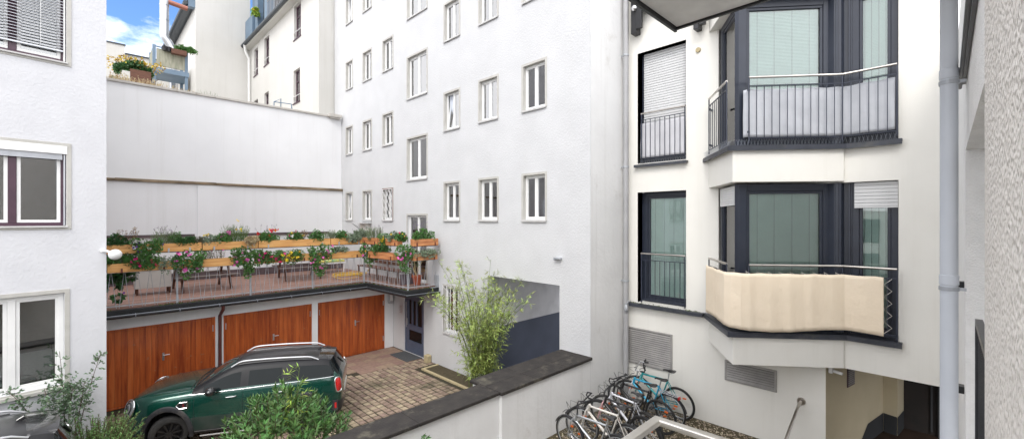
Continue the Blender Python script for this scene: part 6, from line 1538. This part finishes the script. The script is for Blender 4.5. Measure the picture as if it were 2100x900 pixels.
    if text:
        cu = bpy.data.curves.new('lettering', 'FONT'); cu.body = text; cu.size = .06; cu.extrude = .001; cu.align_x = 'CENTER'; cu.align_y = 'CENTER'
        ob = bpy.data.objects.new('lettering', cu); COL.objects.link(ob); dg = bpy.context.evaluated_depsgraph_get(); me = bpy.data.meshes.new_from_object(ob.evaluated_get(dg)); bpy.data.objects.remove(ob)
        me.materials.clear(); me.materials.append(M['pink_text']); ob = bpy.data.objects.new('lettering', me); COL.objects.link(ob); ob.parent = t
        d = Vector((HB[0]-BB[0], 0, HB[2]-BB[2])); ang = math.atan2(d.z, d.x); c = (Vector(HB) + Vector(BB)) / 2 * size
        # on the side away from the drive, reading down the tube
        ob.matrix_local = Matrix.Translation((c.x, -.024, c.z)) @ Matrix.Rotation(-ang, 4, 'Y') @ Matrix.Rotation(R(90), 4, 'X') 
    return t
YG = .315
BK = [
 ('teal mountain bike farthest right, against the cream wall under the ventilation grille', (9.22, 5.12), 88, -5, 'bike_teal', dict(bars='flat', fender=False, text=None, steer=.5, saddle_h=1.02, tyre_w=.026)),
 ('bright blue bicycle with white fork next to the teal mountain bike', (8.80, 5.08), 84, -4, 'bike_blue', dict(bars='high', fender=True, fork_m='bike_white', steer=.45, rack=True)),
 ('black bicycle with drop handlebars in the middle of the row', (8.38, 5.10), 86, -6, 'bike_black', dict(bars='drop', fender=False, steer=-.3)),
 ('white mountain bike with thick frame tubes in the middle of the row', (7.78, 4.98), 80, -7, 'bike_white', dict(bars='flat', fender=False, steer=.35, saddle_h=1.0, tyre_w=.026)),
 ('black and pink bicycle with lettering on its down tube', (7.42, 4.95), 86, -3, 'bike_black', dict(bars='flat', fender=True, text='TERRIBLE', steer=.3, fork_m='bike_pink')),
 ('pale beige bicycle with long black mudguards, second from the left', (6.90, 4.98), 90, -4, 'bike_pale', dict(bars='drop', fender=True, steer=.2)),
 ('silver-grey bicycle with orange reflectors, leftmost of the row', (6.42, 4.92), 92, -5, 'bike_silver', dict(bars='flat', fender=True, steer=-.15)),
]
for lb, (x, y), yaw, lean, fm, kw in BK: make_bike(lb, (x, y, YG), R(yaw), R(lean), fm, **kw)
tag(MB().tube([(9.0, 2.9, .31), (8.95, 2.8, .33), (8.9, 2.85, .31)], .02, 6).build('bicycle_lock', 'black_metal'), 'black cable lock lying on the gravel by the teal mountain bike', 'lock')

# ================================================================ LARGE PLANTS
# laurel bush in front of the car
lb_ = thing('laurel_bush', 'dense glossy green laurel bush between the car and the yard wall', 'shrub', (2.05, 6.95, 0))
r = random.Random(51); mb = MB(); st = MB()
for k in range(430):
    while True:
        d = rv(r)
        if d.z > -.45: break
    q = r.uniform(.55, 1.02) if k > 120 else r.uniform(.9, 1.1)
    lump = 1 + .13 * math.sin(d.x*5 + 1) * math.cos(d.y*6) + .07 * math.sin(d.z * 9)
    tip = Vector((2.12, 6.90, 1.24)) + Vector((d.x * .86, d.y * .86, d.z * .80)) * q * lump
    up_ = (Vector((d.x*.5, d.y*.5, .9)) + rv(r)*.25).normalized(); b0 = tip - up_ * r.uniform(.12, .22)
    st.tube([b0, tip], .004, 4)
    nl = r.randint(9, 13); ph = r.uniform(0, 6)
    for i in range(nl):
        f = .25 + .75 * i / nl; a = ph + i * 2.4; o = up_.orthogonal().normalized(); o2 = up_.cross(o); rad = o*math.cos(a) + o2*math.sin(a); dd = (rad * (1.1 - .75*f) + up_ * (.25 + .7*f)).normalized()
        mb.leaf(b0.lerp(tip, f), dd, (up_ + rad*.2).normalized(), r.uniform(.085, .135), r.uniform(.032, .046), 0, .12)
for k in range(9): st.tube([(2.05 + r.uniform(-.2, .2), 6.95 + r.uniform(-.2, .2), 0), (2.05 + r.uniform(-.5, .5), 6.95 + r.uniform(-.5, .5), 1.3)], [.022, .012], 6)
mb.build('foliage', 'leaf_laurel', lb_); st.build('stems', 'stem_brown', lb_)
def bamboo(name, label, cx, cy, ncul, hmax, spread, seed, leafm, bias=(0, 0), lw=.016, ll=.13, lmin=.15, nb=26, base=.22):
    t = thing(name, label, 'bamboo', (cx, cy, 0)); r = random.Random(seed); cu = MB(); lf = MB()
    for c in range(ncul):
        a = r.uniform(0, 6.283); b0 = Vector((cx + base*r.uniform(0, 1)*math.cos(a), cy + base*2*r.uniform(0, 1)*math.sin(a), 0)); h = hmax * r.uniform(.55, 1); out = Vector((math.cos(a) + bias[0], math.sin(a) + bias[1], 0)) * spread * r.uniform(.2, 1)
        if b0.x + out.x > 7.98: out.x = 7.95 - b0.x if cx > 5 else out.x
        pts = [b0 + out * (f ** 2) + Vector((0, 0, h * (f - .10 * f**3 * out.length))) for f in [i / 8 for i in range(9)]]
        cu.tube(pts, [.010 * (1 - .8*i/8) + .001 for i in range(9)], 5)
        for k in range(nb):
            f = lmin + (1 - lmin) * (k + r.random()) / nb; i = min(int(f*8), 7); p = pts[i].lerp(pts[i+1], f*8 - i); aa = r.uniform(0, 6.283); bl = r.uniform(.10, .42) * (1.15 - .6*f)
            d = Vector((math.cos(aa), math.sin(aa), r.uniform(.1, .9))).normalized(); e = p + d*bl + Vector((0, 0, -.25*bl*bl)); 
            if cx > 5 and e.x > 8.0: continue
            cu.tube([p, p.lerp(e, .5) + Vector((0, 0, .02)), e], .0016, 3)
            for q in range(r.randint(4, 7)):
                s_ = p.lerp(e, r.uniform(.35, 1)); dd = (d + rv(r)*.8 + Vector((0, 0, -.35))).normalized(); lf.leaf(s_, dd, Vector((r.gauss(0,.4), r.gauss(0,.4), 1)).normalized(), ll*r.uniform(.6, 1.2), lw*r.uniform(.8, 1.2), 0, .1)
    cu.build('culms', 'stem_green', t); lf.build('foliage', leafm, t); return t
bamboo('bamboo_plant', 'tall airy light green bamboo growing at the foot of the tower beside the passage', 7.45, 8.70, 46, 3.95, 1.5, 61, 'leaf_bamboo', bias=(-.18, -.10), nb=34, lw=.021, ll=.145)
bamboo('bamboo_plant', 'young bright yellow-green bamboo shoot standing in the laurel bush', 2.12, 6.85, 3, 2.72, .28, 66, 'leaf_bright', lmin=.62, nb=16, lw=.02, ll=.13, base=.08)
# climbing sprig at the yard wall
cs_ = thing('climbing_plant', 'small leafy climber on the outside of the yard wall at the bottom edge', 'climber', (3.6, 5.5, .3)); r = random.Random(71)
mb = MB(); st = MB(); st.tube([(3.6, 5.57, .3), (3.58, 5.56, .9), (3.62, 5.50, 1.42)], .008, 5)
for k in range(9):
    p = Vector((3.60 + r.uniform(-.10, .14), 5.48, 1.42 - k*.05)); 
    for q in range(5): mb.leaf(p, (Vector((math.cos(q*1.25), -.6, math.sin(q*1.25)*.8 - .1))).normalized(), Vector((0, -1, .4)), .075, .028)
mb.build('foliage', 'leaf_mid', cs_); st.build('stems', 'stem_brown', cs_)
# rosemary and rose by the left house
rs = thing('rosemary_bush', 'bushy bright green rosemary between the two cars', 'shrub', (.12, 10.15, 0)); r = random.Random(81); mb = MB(); st = MB()
for k in range(430):
    a = r.uniform(0, 6.28); q = r.random() ** .6; b0 = Vector((.10 + .35*q*math.cos(a), 10.2 + .28*q*math.sin(a), r.uniform(.2, .7))); h = r.uniform(.25, .65); top = b0 + Vector((math.cos(a)*q*.32 + r.gauss(0,.05), math.sin(a)*q*.25 - .03, h))
    if top.z > 1.45 - .35*q: top.z = 1.45 - .35*q + r.uniform(-.12, .06)
    pts = [b0, b0.lerp(top, .5) + rv(r)*.03, top]; st.tube(pts, .004, 4)
    for i in range(34):
        f = .15 + .85*i/34; p = pts[0].lerp(pts[1], f*2) if f < .5 else pts[1].lerp(pts[2], f*2 - 1); mb.leaf(p, (rv(r) + Vector((0,0,.9))).normalized(), rv(r), .050, .013)
mb.build('foliage', 'leaf_rosemary', rs); st.build('stems', 'stem_brown', rs)
ro_ = thing('rose_shrub', 'loose rose shrub with long arching canes below the left house window', 'shrub', (-.25, 10.6, 0)); r = random.Random(83); mb = MB(); st = MB()
canes = [((-.22, 10.62, 0), (-.20, 10.55, 1.5), (-.28, 10.5, 2.42)), ((-.2, 10.6, 0), (.0, 10.5, 1.5), (.22, 10.5, 2.25)), ((-.3, 10.6, 0), (-.5, 10.5, 1.5), (-.86, 10.4, 1.95)), ((-.25, 10.6, 0), (-.3, 10.5, 1.3), (-.45, 10.4, 1.85)), ((-.2, 10.6, 0), (-.05, 10.5, 1.3), (.02, 10.4, 1.85)), ((-.2, 10.6, 0), (-.2, 10.5, 1.2), (-.12, 10.4, 1.8))]
for c in canes:
    c = [Vector(p) for p in c]; pts = [c[0]*(1-f)**2 + c[1]*2*f*(1-f) + c[2]*f*f for f in [i/9 for i in range(10)]]; st.tube(pts, [.010 - .0008*i for i in range(10)], 5)
    for k in range(42):
        f = .45 + .55*r.random(); i = min(int(f*9), 8); p = pts[i].lerp(pts[i+1], f*9-i); d = (rv(r) + Vector((0, -.2, .2))).normalized(); e = p + d*.11; st.tube([p, e], .0018, 3)
        for q in range(5): mb.leaf(p.lerp(e, .4 + .15*q), (d + rv(r)*.7).normalized(), rv(r), .048, .03)
for k in range(120):
    p = Vector((-.20 + r.gauss(0, .15), 10.5 + r.gauss(0, .06), 1.62 + r.gauss(0, .17)))
    for q in range(5): mb.leaf(p + rv(r)*.03, rv(r), rv(r), .05, .032)
mb.build('foliage', 'leaf_rose', ro_); st.build('stems', 'stem_brown', ro_)
